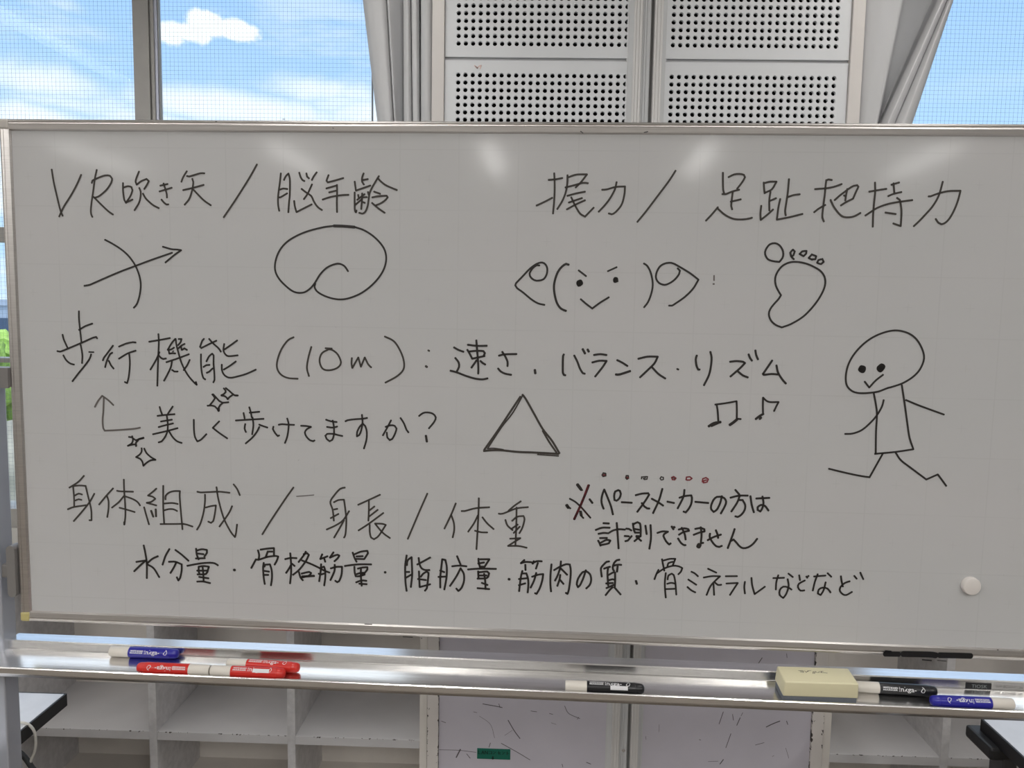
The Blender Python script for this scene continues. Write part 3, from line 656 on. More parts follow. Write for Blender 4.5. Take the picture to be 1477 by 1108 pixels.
# ------------------------------------------------------------------ the whiteboard on its stand
MARKS = {
'VR': """29 -69,-380 -42,-590 9,-845 60,-1075 97,-1167/29 452,-465 380,-612 266,-804 123,-1010 33,-1180/29 733,-380 693,-533 656,-749 620,-941 602,-1082 613,-1152 628,-1181/29 637,-603 649,-565 758,-513 879,-474 966,-480 998,-524 982,-594 912,-696 829,-773 747,-831 673,-854/29 660,-838 796,-971 913,-1078 998,-1135/29 1192,-598 1188,-731 1206,-884 1235,-935/29 1199,-674 1273,-652 1339,-667 1354,-717 1315,-819 1235,-928 1353,-876/29 1480,-402 1430,-514 1415,-577 1433,-625 1515,-564 1609,-527 1647,-562 1613,-626 1564,-696/29 1476,-678 1499,-741 1494,-830 1464,-932 1381,-1058/29 1538,-773 1586,-855 1651,-918 1716,-970 1814,-1018/29 1847,-637 1980,-608/29 1831,-735 2051,-670/29 1907,-598 1938,-699 1958,-775 1961,-838/29 1863,-871 1899,-915 1951,-955 1984,-952/29 2322,-390 2253,-494 2222,-570/29 2320,-471 2359,-478 2452,-452 2558,-423 2630,-423/29 2414,-515 2430,-568 2421,-644 2392,-758 2350,-860 2269,-956/29 2248,-709 2421,-669 2613,-617/29 2431,-701 2523,-795 2614,-882 2731,-960/29 3546,-267 3408,-497 3180,-839 2951,-1160""",
'BRAINAGE': """29 3958,-412 3941,-554 3918,-705 3903,-839 3906,-948 3923,-1041/29 4011,-524 4042,-461 4090,-415 4111,-494 4114,-594 4108,-778 4094,-904 4081,-1064/29 3927,-688 3996,-666 4070,-674/29 3908,-814 3943,-814 4065,-745/29 4276,-397 4301,-476 4336,-525 4366,-538/29 4399,-408 4410,-462 4444,-493/29 4578,-390 4526,-457 4493,-520/29 4495,-591 4455,-675 4412,-759 4352,-841/29 4313,-668 4377,-717 4481,-787 4515,-858 4566,-941 4618,-991 4665,-1020/29 4184,-870 4193,-954 4223,-1058 4488,-925/29 4781,-434 4746,-530 4767,-555 4871,-529 5035,-482/29 4741,-657 4913,-608/29 4924,-595 4926,-729 4921,-896 4924,-1051/29 4788,-722 4917,-691/29 4675,-844 4792,-805 4913,-779 5025,-765 5124,-760/29 5383,-400 5357,-467 5357,-541 5387,-587/29 5366,-512 5456,-495/29 5229,-538 5250,-688 5499,-602/29 5228,-717 5228,-893 5232,-1018 5249,-1051 5258,-1018/29 5644,-443 5589,-531 5520,-648 5482,-740 5464,-857 5452,-940 5409,-1041 5357,-1071 5305,-1059/29 5619,-473 5674,-530 5751,-588 5837,-628 5953,-673/29 5559,-702 5666,-738/29 5529,-798 5623,-780 5777,-770 5795,-795 5760,-837 5675,-896 5589,-931/29 5525,-890 5623,-972 5675,-1009 5744,-1054/29 5288,-758 5297,-808/29 5357,-733 5353,-858 5340,-996/29 5271,-842 5400,-745/29 5366,-799 5439,-795/29 5357,-825 5288,-884 5236,-926/29 5357,-875 5404,-891/29 5456,-707 5469,-757""",
'GRIP': """29 8600,-371 8613,-581 8611,-791 8595,-1035/29 8508,-482 8623,-471 8738,-450/29 8316,-905 8450,-842 8578,-775/29 8822,-401 8822,-530 8801,-676 8747,-822 8664,-961/29 8836,-437 8966,-392 9146,-386 9051,-512 8963,-602/29 8791,-603 8954,-561 9084,-525 9166,-531/29 8827,-740 8974,-699 9121,-670/29 8854,-850 9074,-774/29 8824,-963 8979,-877 9125,-810/29 8893,-764 8963,-901 9048,-1030 9132,-1078 9272,-930/29 9640,-507 9611,-636 9534,-782 9455,-888 9356,-997/29 9402,-635 9480,-629 9626,-588 9781,-578 9774,-715 9733,-877 9638,-999 9574,-1036 9524,-1022/29 10605,-314 10501,-483 10315,-742 10144,-978 10003,-1157""",
'TOE': """29 11379,-340 11385,-479 11395,-613 11413,-676/29 11472,-412 11561,-368 11647,-358 11721,-373 11740,-409 11701,-489 11621,-599/29 11385,-686 11441,-686 11549,-642 11658,-613/29 11552,-654 11541,-795 11538,-880 11556,-935/29 11526,-809 11690,-769/29 11133,-1124 11233,-1012 11321,-901/29 11328,-931 11430,-1016 11531,-1070 11618,-1094 11729,-1096 11826,-1083 11887,-1066/29 12049,-492 12060,-595 12074,-668/29 12056,-504 12152,-479 12256,-478 12228,-532 12183,-606 12070,-662/29 12166,-642 12154,-776 12163,-947/29 12167,-788 12263,-745/29 12027,-869 12020,-985 12029,-1101 12141,-1008 12223,-928/29 12330,-756 12307,-897 12292,-1092 12485,-1053 12704,-996/29 12456,-434 12447,-652 12427,-859 12420,-956 12433,-1023/29 12450,-725 12540,-693 12643,-677/29 13148,-444 13095,-435 13057,-448 13051,-538 13046,-682 13035,-836 13026,-961 13028,-1048 13056,-1115/29 12883,-593 12959,-585 13064,-577 13187,-552 13309,-507/29 12889,-967 12958,-909 13065,-845/29 13209,-767 13291,-689 13364,-631 13437,-573 13501,-534 13558,-524 13578,-548 13545,-629 13504,-740/29 13404,-583 13390,-669 13381,-770/29 13356,-689 13377,-698/29 13314,-852 13392,-799 13504,-740/29 13144,-763 13195,-863 13268,-958 13328,-1015 13387,-1039 13464,-1041 13539,-1025 13637,-969/29 13840,-477 13852,-634 13845,-815 13842,-997 13848,-1191/29 13756,-625 13892,-600 14029,-578/29 13718,-1010 13805,-949 13909,-881 14074,-819 14264,-781 14454,-754/29 14103,-511 14226,-474/29 14137,-486 14159,-643/29 14064,-694 14148,-657 14272,-627/29 14206,-721 14250,-750 14278,-847 14294,-968 14295,-1174 14172,-1133/29 14035,-958 14204,-981/29 14917,-455 14886,-612 14847,-732 14772,-866 14684,-975 14595,-1079 14503,-1174/29 14707,-692 14737,-691 14864,-642 15017,-605 15207,-597 15181,-741 15133,-898 15070,-1032 15004,-1111 14940,-1136 14891,-1112 14845,-1052""",
'BOW': """29 838,-1567 963,-1630 1108,-1718 1226,-1813 1317,-1922 1381,-2031 1436,-2185 1455,-2341 1427,-2523 1375,-2668 1317,-2734/29 439,-2367 535,-2349 617,-2315 836,-2220 1110,-2106 1381,-2005 1652,-1904 2030,-1774/29 1865,-1673 2018,-1713 2111,-1718 2190,-1729 2055,-1821 1905,-1943""",
'BRAIN': """29 4869,-1282 4677,-1309 4405,-1381 4190,-1474 4032,-1580 3915,-1721 3849,-1890 3840,-2044 3896,-2176 4010,-2301 4167,-2411 4325,-2422 4441,-2357 4528,-2258 4629,-2102 4758,-1981 4930,-1919 5044,-1956 5112,-2046/44 4869,-1282 5046,-1286 5223,-1299/29 5223,-1295 5400,-1355 5584,-1477 5726,-1641 5771,-1807 5741,-1974 5656,-2128 5514,-2284 5328,-2420 5128,-2503 4971,-2528 4813,-2508 4656,-2452 4556,-2383 4527,-2314 4539,-2264""",
'FACE': """29 8386,-1899 8340,-1897 8272,-1949 8222,-2036 8246,-2104 8310,-2149 8380,-2153 8460,-2129 8510,-2048 8519,-1951 8489,-1883 8431,-1850 8339,-1874 8226,-1956 8102,-2089 7994,-2205 7983,-2240 8013,-2285 8118,-2358 8259,-2470 8376,-2537 8486,-2561/34 8879,-1880 8833,-1867 8765,-1914 8698,-2006 8655,-2132 8638,-2258 8656,-2395 8699,-2532 8770,-2622 8852,-2655/29 9047,-1972 9176,-2067/66 9047,-2177 9081,-2159 9093,-2188 9059,-2211 9047,-2183 9076,-2182/29 9094,-2454 9194,-2535 9293,-2607 9422,-2508 9568,-2414/27 9536,-1979 9685,-1909/60 9662,-2106 9682,-2106 9685,-2131 9663,-2141 9662,-2112/29 10134,-1842 10191,-1879 10251,-1984 10287,-2121 10293,-2234 10270,-2360 10224,-2486 10162,-2573/29 10698,-1913 10737,-1952 10726,-2008 10661,-2097 10576,-2161 10490,-2191 10401,-2163 10349,-2095 10346,-2008 10392,-1901 10465,-1844 10551,-1824 10626,-1835 10766,-1908 10919,-1999 11050,-2097 10966,-2248 10834,-2388 10688,-2497 10627,-2536 10577,-2537""",
'FOOT': """29 12367,-1783 12266,-1773 12179,-1743 12129,-1664 12135,-1585 12196,-1498 12281,-1478 12354,-1510 12407,-1581 12425,-1653 12414,-1718 12367,-1783/29 12601,-1737 12555,-1687 12538,-1630 12578,-1579 12608,-1607 12590,-1672 12556,-1694/29 12755,-1684 12689,-1649 12730,-1606 12800,-1597 12796,-1640 12755,-1684/29 12901,-1740 12842,-1712 12889,-1654 12962,-1681 12950,-1732 12900,-1732/29 12982,-1789 13001,-1745 13064,-1727 13088,-1773 13047,-1809 12982,-1789/29 12464,-2868 12361,-2829 12278,-2757 12237,-2655 12255,-2568 12315,-2479 12383,-2398 12420,-2332 12377,-2267 12329,-2174 12312,-2058 12340,-1957 12414,-1854 12525,-1792 12653,-1779 12797,-1803 12928,-1854 13046,-1924 13115,-2017 13133,-2132 13100,-2263 13016,-2424 12896,-2585 12773,-2704 12606,-2809 12471,-2863""",
'FIGURE': """29 14257,-3844 14061,-3919 13760,-3939 13604,-3852 13557,-3698 13583,-3478 13684,-3270 13860,-3075 14077,-2943 14322,-2882 14549,-2934 14707,-3071 14809,-3298 14772,-3491 14669,-3634 14502,-3754 14331,-3822 14257,-3844/82 13798,-3517 13836,-3524 13826,-3563 13793,-3545 13802,-3530/82 14092,-3518 14130,-3479 14150,-3491 14114,-3544 14092,-3518/29 13870,-3747 13951,-3844 14049,-3725 14164,-3625/29 14030,-3937 14073,-4112 14104,-4293 14108,-4606 14125,-4959/29 14112,-4967 14451,-4924 14738,-4871 14662,-4670 14607,-4411 14551,-4127 14480,-3793/29 14200,-4050 14177,-4162 14098,-4320 13981,-4466 13861,-4573 13725,-4629 13599,-4640/29 14563,-4041 14802,-4134 15199,-4271/29 14246,-4950 14149,-5155 14048,-5369 13920,-5355 13689,-5314 13366,-5244/29 14452,-4937 14548,-5065 14721,-5192 14985,-5381 15168,-5289 15320,-5482""",
'TRI': """23 8140,-4109 8127,-4149 7974,-4426 7785,-4682 7551,-5057/33 8104,-4138 7950,-4381 7729,-4730 7494,-5081/33 8140,-4103 8195,-4170 8347,-4428 8500,-4687 8663,-4888 8798,-5103/30 8501,-4721 8618,-4913 8747,-5093/35 7489,-5099 7620,-5084 7791,-5079 8077,-5100 8361,-5103 8781,-5115/21 8419,-5136 8782,-5152/21 7563,-5056 7665,-5048 7825,-5066""",
'NOTES': """29 11415,-4194 11588,-4166 11770,-4128 11782,-4281 11787,-4426 11855,-4431/29 11444,-4213 11462,-4309 11479,-4472/40 11322,-4568 11405,-4513 11517,-4491/25 11369,-4567 11462,-4521 11517,-4491/44 11675,-4535 11735,-4490 11789,-4440""",
'NOTEB': """29 12222,-4338 12213,-4203 12209,-4055 12263,-4106 12329,-4129 12470,-4125 12436,-4198 12403,-4280/36 12104,-4423 12163,-4373 12227,-4333/36 12170,-4421 12192,-4396""",
'WALK': """29 326,-2811 322,-2932 334,-3125 352,-3361/29 314,-3140 436,-3069 562,-3024/29 14,-3228 32,-3312 96,-3459/29 -95,-3521 -45,-3530 82,-3481 350,-3367 566,-3272 622,-3258 640,-3282/29 336,-3403 354,-3512 360,-3609 349,-3725/29 13,-3592 62,-3677 135,-3736 204,-3753/24 482,-3525 569,-3526/29 520,-3564 490,-3643 398,-3767 280,-3904 161,-4051/29 923,-3404 806,-3552 747,-3626 729,-3669/29 906,-3528 868,-3550 802,-3673 767,-3789/29 837,-3672 874,-3751 922,-3810/29 1028,-3420 1161,-3363 1286,-3336 1335,-3341/29 1022,-3632 1180,-3538 1331,-3483/29 1211,-3537 1219,-3713 1193,-3932 1158,-4061 1115,-4042/29 1747,-3184 1751,-3333 1738,-3520 1719,-3801 1703,-4097/29 1576,-3322 1754,-3291 1955,-3250/29 1758,-3501 1707,-3614 1646,-3718 1586,-3813/29 1746,-3562 1784,-3603 1821,-3621 1874,-3610/29 2050,-3262 1982,-3338 1907,-3460 1969,-3450 2023,-3416/29 1926,-3469 1934,-3525 1996,-3514 2044,-3518/19 1992,-3486 2016,-3477/29 2055,-3262 2067,-3373 2101,-3512 2145,-3670 2218,-3827 2292,-3938 2385,-4039 2414,-4062 2400,-4011/29 2107,-3265 2160,-3264 2144,-3316 2095,-3373/29 2215,-3347 2152,-3381 2103,-3428/29 2147,-3399 2160,-3455 2208,-3426 2255,-3453/29 1877,-3676 2080,-3606 2287,-3527/29 1979,-3650 1957,-3758 1891,-3891 1826,-4005/29 1975,-3809 2017,-3836 2079,-3835/29 2299,-3625 2249,-3724 2185,-3809/29 2562,-3252 2533,-3280 2488,-3393 2511,-3415 2650,-3343 2784,-3280/29 2652,-3250 2717,-3323 2820,-3414 2859,-3473/29 2502,-3523 2499,-3690 2511,-3849 2538,-3942 2571,-3965/29 2597,-3646 2646,-3557 2704,-3509 2727,-3537 2724,-3686 2735,-3872 2733,-3975 2713,-4013/29 2542,-3746 2595,-3712 2653,-3706/29 2597,-3847 2641,-3827 2708,-3765/29 2921,-3333 2905,-3431 2923,-3495 2969,-3541 3036,-3544 3159,-3528/29 2924,-3430 3048,-3344 3154,-3268/29 2871,-3696 2870,-3785 2897,-3859 2953,-3909 3029,-3924 3143,-3900 3305,-3850 3477,-3772/29 2903,-3784 3004,-3722 3124,-3635""",
'TENM': """29 4154,-3193 4050,-3250 3935,-3405 3864,-3591 3854,-3734 3919,-3846 4044,-3905 4220,-3915/29 4463,-3354 4410,-3538 4382,-3723 4418,-3865/29 4773,-3388 4648,-3462 4606,-3595 4657,-3727 4771,-3755 4916,-3711 4982,-3618 4927,-3477 4834,-3403 4773,-3392/29 4711,-3373 4824,-3377/29 5174,-3532 5167,-3624 5180,-3706 5287,-3520 5332,-3682 5400,-3518 5461,-3638 5513,-3688/29 5748,-3150 5901,-3224 6004,-3363 6076,-3544 6077,-3706 5964,-3831 5760,-3948/29 6503,-3373 6523,-3383/37 6464,-3647 6485,-3661""",
'SPEED': """29 6949,-3314 7030,-3357 7114,-3385/29 6973,-3494 7032,-3570 7039,-3648 7001,-3727/29 6891,-3716 6995,-3740 7165,-3801 7321,-3843 7451,-3853 7535,-3834/29 7332,-3184 7347,-3344 7362,-3499 7373,-3654 7372,-3757/29 7187,-3264 7339,-3278 7514,-3274/29 7179,-3348 7225,-3424 7265,-3501 7355,-3480 7477,-3451/29 7211,-3379 7340,-3364 7457,-3368 7481,-3400 7464,-3445/29 7343,-3525 7254,-3656/29 7407,-3537 7447,-3572 7492,-3597/29 7723,-3440 7819,-3415 8025,-3405/29 7780,-3372 7832,-3450 7873,-3540 7874,-3617/29 7713,-3659 7759,-3710 7837,-3747 7941,-3764/35 8344,-3671 8353,-3729""",
'BALANCE': """29 8833,-3394 8820,-3420 8819,-3579 8824,-3709 8842,-3745 8868,-3751/29 9009,-3409 9066,-3516 9112,-3630 9165,-3709 9198,-3718/33 9150,-3298 9192,-3372/33 9233,-3303 9255,-3339/29 9343,-3394 9450,-3378 9557,-3390/29 9318,-3522 9439,-3490 9560,-3491 9499,-3593 9374,-3762/29 9738,-3473 9825,-3514 9916,-3570/33 9724,-3718 9789,-3716 9965,-3655/29 10094,-3443 10249,-3404 10420,-3401 10367,-3517 10257,-3634 10133,-3759/29 10334,-3586 10444,-3695 10561,-3769/27 10753,-3602 10775,-3611""",
'RHYTHM': """29 11074,-3366 11058,-3430 11077,-3545 11108,-3604 11132,-3604/29 11297,-3300 11321,-3396 11317,-3539 11288,-3698 11213,-3869/29 11631,-3461 11742,-3447 11848,-3457 11881,-3477 11804,-3565 11649,-3711/29 11764,-3616 11852,-3685 11940,-3719/29 11934,-3329 11965,-3397 11995,-3436/29 12043,-3260 12060,-3338 12094,-3411/29 12330,-3425 12187,-3656 12202,-3670 12327,-3653 12440,-3658/29 12404,-3505 12438,-3629 12514,-3742 12576,-3809""",
'ARROW': """29 725,-4326 708,-4568 688,-4743 697,-4878 723,-4920 937,-4905 1212,-4878 1322,-4861 1370,-4849/29 555,-4498 610,-4402 696,-4297 803,-4371 896,-4459""",
'BEAUTY': """29 1735,-4469 1754,-4542 1779,-4608/29 1973,-4456 1882,-4586/29 1690,-4631 1834,-4610 2004,-4592/29 1860,-4620 1874,-4740 1867,-4888 1824,-4996 1753,-5086 1698,-5105/29 1749,-4730 1954,-4691/29 1705,-4831 1829,-4795 1973,-4757/29 1599,-4962 1867,-4894 2052,-4840/29 1894,-4900 1960,-5006 2040,-5078 2121,-5103/29 2348,-4681 2347,-4875 2363,-4992 2403,-5067 2469,-5036 2572,-4933/29 2807,-4699 2687,-4819 2815,-4915 2946,-5000/29 3349,-4435 3377,-4533 3390,-4614/29 3353,-4533 3530,-4512/29 3245,-4539 3263,-4635/29 3103,-4677 3339,-4656 3604,-4635/29 3273,-4734 3260,-4816 3283,-4879/29 3405,-4614 3418,-4753 3394,-4917/29 3521,-4739 3597,-4766 3670,-4788/29 3524,-4780 3478,-4869 3394,-4976 3274,-5082/29 3777,-4768 3766,-4811 3809,-4886 3852,-4934 3879,-4922/29 3871,-4733 3931,-4721 4018,-4726 4148,-4728/29 4024,-4616 4048,-4712 4040,-4842 4015,-4962 3979,-5055/29 4268,-4741 4355,-4742 4447,-4756 4376,-4796 4337,-4856 4364,-4931 4429,-4994 4483,-5009 4510,-4994/29 4713,-4622 4810,-4650 4905,-4658/29 4729,-4749 4831,-4759 4913,-4738/29 4832,-4633 4853,-4745 4852,-4886 4820,-4978 4776,-5001 4722,-4959 4701,-4906 4733,-4873 4842,-4870 4928,-4889 5004,-4903/29 5057,-4642 5092,-4623 5208,-4603 5370,-4587 5442,-4572/29 5349,-4519 5359,-4657 5335,-4797 5300,-4879 5260,-4903 5265,-4822 5312,-4728 5364,-4674 5405,-4714 5434,-4817 5428,-4957 5384,-5115/29 5862,-4604 5799,-4727 5718,-4874/29 5764,-4722 5856,-4691 5926,-4700 5958,-4746 5926,-4851 5880,-4933 5840,-4952 5799,-4912 5787,-4820/29 6027,-4559 6087,-4650 6134,-4764 6169,-4810/29 6351,-4517 6420,-4463 6500,-4450 6592,-4470 6644,-4532 6616,-4613 6525,-4729/37 6474,-4859 6492,-4963""",
'STARA': """29 1159,-5021 1207,-5026 1288,-5078 1343,-5056 1426,-5031/35 1343,-5056 1429,-5031/29 1329,-5077 1287,-5118 1285,-5186/29 1292,-5175 1272,-5153 1203,-5161 1134,-5183 1211,-5134 1233,-5066 1219,-5005""",
'STARB': """29 1387,-5217 1385,-5278 1349,-5333 1279,-5382 1360,-5414 1400,-5481 1409,-5535 1468,-5479 1552,-5429 1637,-5420 1554,-5375 1473,-5302 1434,-5222""",
'STARC': """29 2704,-4222 2756,-4276 2813,-4338 2866,-4366 2978,-4357/29 2689,-4225 2715,-4253 2738,-4288 2701,-4347 2647,-4409/29 2599,-4428 2676,-4423 2735,-4439 2775,-4479 2798,-4519/41 2798,-4472 2798,-4513/29 2802,-4455 2830,-4408 2872,-4375""",
'STARD': """29 2933,-4106 2994,-4154 3052,-4205 3092,-4233 3151,-4233/29 2897,-4113 2929,-4150 2931,-4179 2898,-4214 2851,-4238/29 2851,-4241 2909,-4249 2950,-4277 2964,-4305 2992,-4270 3051,-4228/32 3098,-4233 3145,-4234""",
'BODY': """29 312,-5747 198,-5865 31,-5973/29 102,-5948 112,-6131 109,-6314/29 102,-5942 219,-5927 334,-5932 364,-6077 394,-6214 423,-6373 422,-6558 381,-6559/29 130,-6113 201,-6076 265,-6092/29 133,-6205 198,-6180 250,-6190/29 -13,-6370 99,-6326 333,-6284/29 492,-6068 405,-6213 284,-6366 89,-6586/29 842,-5960 710,-6101 572,-6265/29 722,-6106 748,-6191 743,-6340 715,-6491/29 910,-6003 990,-6012 1209,-6011/29 1043,-5794 1043,-5988 1053,-6216 1052,-6445 1029,-6618/33 1028,-6572 1027,-6618/29 1034,-6097 938,-6208 807,-6315/29 1062,-6101 1193,-6143 1284,-6197 1328,-6259/29 946,-6311 1095,-6346 1227,-6382/29 1637,-5940 1564,-6006 1478,-6073 1562,-6090 1612,-6127 1533,-6187 1449,-6206 1558,-6231 1629,-6248/29 1401,-6287 1436,-6428 1483,-6601/35 1529,-6348 1565,-6456/35 1614,-6319 1617,-6448/29 1763,-5885 1753,-6263 1762,-6572/29 1799,-6134 1801,-6070 1861,-6010 1952,-5978 2067,-5974 2059,-6074 2072,-6318 2096,-6671/29 1772,-6209 1920,-6194 2023,-6210/29 1768,-6334 1853,-6309 1943,-6309 2007,-6339/29 1693,-6587 1937,-6577 2131,-6573 2284,-6613/29 2382,-5975 2440,-5986 2594,-5975 2786,-5963 2971,-5976/29 2522,-6022 2519,-6150 2490,-6343 2428,-6550 2361,-6668/29 2530,-6258 2627,-6229 2717,-6214 2695,-6362 2660,-6504 2621,-6534 2570,-6513/29 2734,-5881 2758,-6066 2817,-6319 2878,-6497 2978,-6686 3053,-6780 3073,-6709 3095,-6548/29 3011,-6217 2945,-6354 2774,-6597/29 3044,-5821 3106,-5902 3155,-6015""",
'HEIGHT': """29 4124,-5845 3966,-6070 3725,-6434 3551,-6713/29 5045,-5820 4961,-5845 4860,-5957 4784,-6086 4825,-6229 4845,-6423/29 4846,-6090 4927,-6048 5027,-6037 5052,-6222 5068,-6425 5051,-6663 5025,-6723/29 4850,-6220 4909,-6206/29 4787,-6379 4929,-6297/29 4714,-6586 4874,-6507 5009,-6409 5119,-6240/29 5026,-6409 4942,-6565 4848,-6729/29 5279,-6122 5463,-6032 5671,-5929/29 5471,-6031 5471,-6208 5463,-6403/29 5480,-6217 5572,-6141/29 5480,-6323 5630,-6200/29 5286,-6584 5463,-6462 5730,-6254/29 5485,-6470 5488,-6614 5513,-6707 5563,-6734 5647,-6668 5773,-6469 5714,-6451 5580,-6450 5714,-6607 5848,-6704""",
'WEIGHT': """29 6507,-5882 6364,-6219 6165,-6708/29 7009,-6041 6929,-6247 6813,-6501/29 6929,-6247 6976,-6384 6987,-6513 6961,-6654/29 7111,-6176 7165,-6174 7364,-6117 7599,-6092/29 7412,-5936 7410,-6167 7397,-6537 7383,-6853/29 7402,-6241 7331,-6391 7233,-6542/29 7479,-6275 7567,-6383 7681,-6481/29 7351,-6520 7460,-6544 7569,-6544/29 8147,-5969 8032,-6055 7934,-6146/29 7764,-6201 7836,-6199 8069,-6100 8275,-6069/29 8074,-6081 8075,-6422 8066,-6755/29 7883,-6308 7921,-6408 8013,-6488/29 8001,-6323 8089,-6246 8197,-6230 8217,-6288 8183,-6437 8131,-6540/29 7985,-6471 8101,-6384/29 8032,-6538 8138,-6420/29 7970,-6643 8151,-6626 7936,-6774 8117,-6768 8266,-6795""",
'NOTEMARK': """38 9318,-5649 9205,-5957 9082,-6258/29 8994,-5897 9093,-5951 9188,-6034 9265,-6118 9361,-6224/50 9122,-5645 9180,-5720/29 9180,-5739 9208,-5738/34 9337,-5896 9388,-5961/50 8945,-6013 8974,-6056/29 8935,-6023 9011,-6068/46 9187,-6120 9201,-6187/29 9196,-6187 9240,-6233""",
'NOTEMARK_RED': """31 9308,-5649 9196,-5976 9081,-6248/15 9159,-6006 9265,-6127 9351,-6201""",
'NOTEDOTS': """27 9545,-5462 9562,-5429 9600,-5436 9601,-5474 9560,-5486 9541,-5462/23 9950,-5497 9956,-5463 9989,-5462 9994,-5506 9969,-5525 9946,-5501/19 10220,-5474 10216,-5512/19 10221,-5480 10285,-5469 10318,-5468 10309,-5515 10268,-5522 10249,-5504 10286,-5491/19 10534,-5495 10552,-5465 10589,-5475 10590,-5512 10554,-5521 10534,-5495/15 10736,-5470 10792,-5495""",
'NOTEDOTS_RED': """23 9554,-5462 9600,-5460/23 9957,-5493 9990,-5500/21 10727,-5474 10763,-5455 10804,-5482 10783,-5511 10746,-5508 10731,-5478/21 10976,-5505 10983,-5458 11038,-5450 11076,-5479 11040,-5507 10985,-5508 10976,-5501/21 11252,-5534 11259,-5478 11313,-5457 11354,-5484 11334,-5532 11271,-5549 11279,-5511 11324,-5498""",
'PACE': """29 9584,-6057 9556,-5990 9542,-5909 9556,-5805 9585,-5717 9648,-5860 9709,-6009 9747,-6153/29 9825,-5721 9775,-5746 9758,-5822 9768,-5897 9802,-5907 9852,-5859 9872,-5783 9853,-5732 9825,-5721/29 9890,-5931 10066,-5935/29 10126,-5801 10232,-5770 10339,-5760 10356,-5786 10293,-5898 10164,-6093/29 10235,-5934 10285,-5996 10331,-6026 10370,-6028/29 10579,-5675 10528,-5879 10435,-6107/29 10404,-5854 10507,-5908 10604,-5969/29 10673,-5897 10788,-5917/29 10956,-5681 10941,-5808 10853,-6010/29 10876,-5822 10964,-5790 11075,-5775 11088,-5815 11081,-5919 11040,-6013 10992,-6075 10954,-6062/29 11147,-5885 11371,-5899/29 11594,-5771 11571,-5892 11521,-6009 11467,-6051 11426,-6012 11420,-5943 11458,-5838 11511,-5788 11567,-5783 11634,-5804 11671,-5866 11652,-5947 11590,-6076/29 11817,-5655 11887,-5733/29 11740,-5795 11877,-5756 12032,-5749/29 11894,-5762 11860,-5872 11767,-6036/29 11891,-5831 11947,-5829 11995,-5914 11988,-6006 11936,-6088 11877,-6127 11837,-6117/29 12077,-5756 12106,-5910 12148,-6038/29 12176,-5795 12399,-5777/29 12279,-5756 12302,-5869 12286,-5962 12256,-6020 12210,-5993 12208,-5947 12261,-5905 12329,-5920 12393,-5999""",
'CANNOT': """30 9586,-6312 9683,-6314/29 9457,-6437 9567,-6393 9699,-6389/29 9507,-6504 9591,-6485 9681,-6487/29 9535,-6579 9657,-6572/29 9505,-6624 9527,-6661 9550,-6715/29 9554,-6660 9647,-6608 9716,-6616 9691,-6666 9549,-6704/29 9817,-6299 9839,-6509 9863,-6753/29 9696,-6476 9758,-6436 9852,-6411 9963,-6413/29 9983,-6396 10031,-6400 10074,-6425/29 9961,-6527 10035,-6530/29 9974,-6619 10016,-6606 10082,-6523/29 10096,-6300 10115,-6413 10138,-6461 10211,-6459/29 10102,-6316 10174,-6276 10216,-6296 10232,-6388 10235,-6528/29 10125,-6397 10220,-6410/29 10161,-6520 10229,-6523 10132,-6613/29 10161,-6531 10248,-6604/29 10312,-6331 10338,-6482/29 10399,-6317 10414,-6544 10394,-6740/29 10521,-6454 10609,-6424 10703,-6426 10637,-6472 10627,-6504 10678,-6600 10732,-6652 10757,-6630/32 10762,-6332 10795,-6380/29 10799,-6336 10815,-6347/29 10883,-6382 10976,-6358 11049,-6371 11061,-6398 10968,-6423 10891,-6474/29 10934,-6348 10990,-6460 11009,-6556/29 10878,-6539 10933,-6618 10987,-6654 11013,-6653/29 11164,-6362 11256,-6343 11320,-6362 11326,-6400 11239,-6424 11142,-6467/29 11258,-6327 11277,-6461 11272,-6601/65 11248,-6640 11233,-6673/29 11278,-6612 11314,-6602/29 11422,-6434 11419,-6499 11475,-6594 11540,-6657 11587,-6666 11633,-6645/29 11385,-6554 11492,-6491 11609,-6447/29 11518,-6372 11552,-6452 11563,-6510/29 11836,-6340 11802,-6465 11734,-6683/29 11785,-6551 11826,-6528 11869,-6570 11935,-6643 11998,-6674 12080,-6654 12160,-6592 12226,-6499""",
'WATER': """29 1374,-6988 1402,-7145 1421,-7327 1414,-7596/29 1227,-7300 1405,-7267 1305,-7356 1182,-7476/29 1632,-7180 1527,-7232 1440,-7308/29 1433,-7339 1547,-7408 1646,-7569/29 1848,-7039 1772,-7169 1713,-7335/29 1956,-7053 2075,-7140 2194,-7245/29 1830,-7276 1951,-7272 2065,-7316 2063,-7426 2029,-7573 1997,-7617 1971,-7557/29 1969,-7277 1924,-7370 1855,-7484/29 2338,-7016 2348,-7124 2382,-7214/29 2349,-7052 2440,-7024 2536,-7033 2535,-7087 2486,-7156/29 2366,-7105 2475,-7114/29 2328,-7198 2497,-7186/29 2168,-7339 2411,-7286 2592,-7267 2676,-7276 2733,-7310/29 2379,-7347 2377,-7439 2394,-7487/29 2379,-7347 2470,-7332 2566,-7341 2547,-7396 2509,-7476 2352,-7491/29 2347,-7422 2529,-7415/29 2451,-7351 2461,-7484 2464,-7618/29 2381,-7536 2556,-7556/29 2343,-7625 2452,-7619 2584,-7644""",
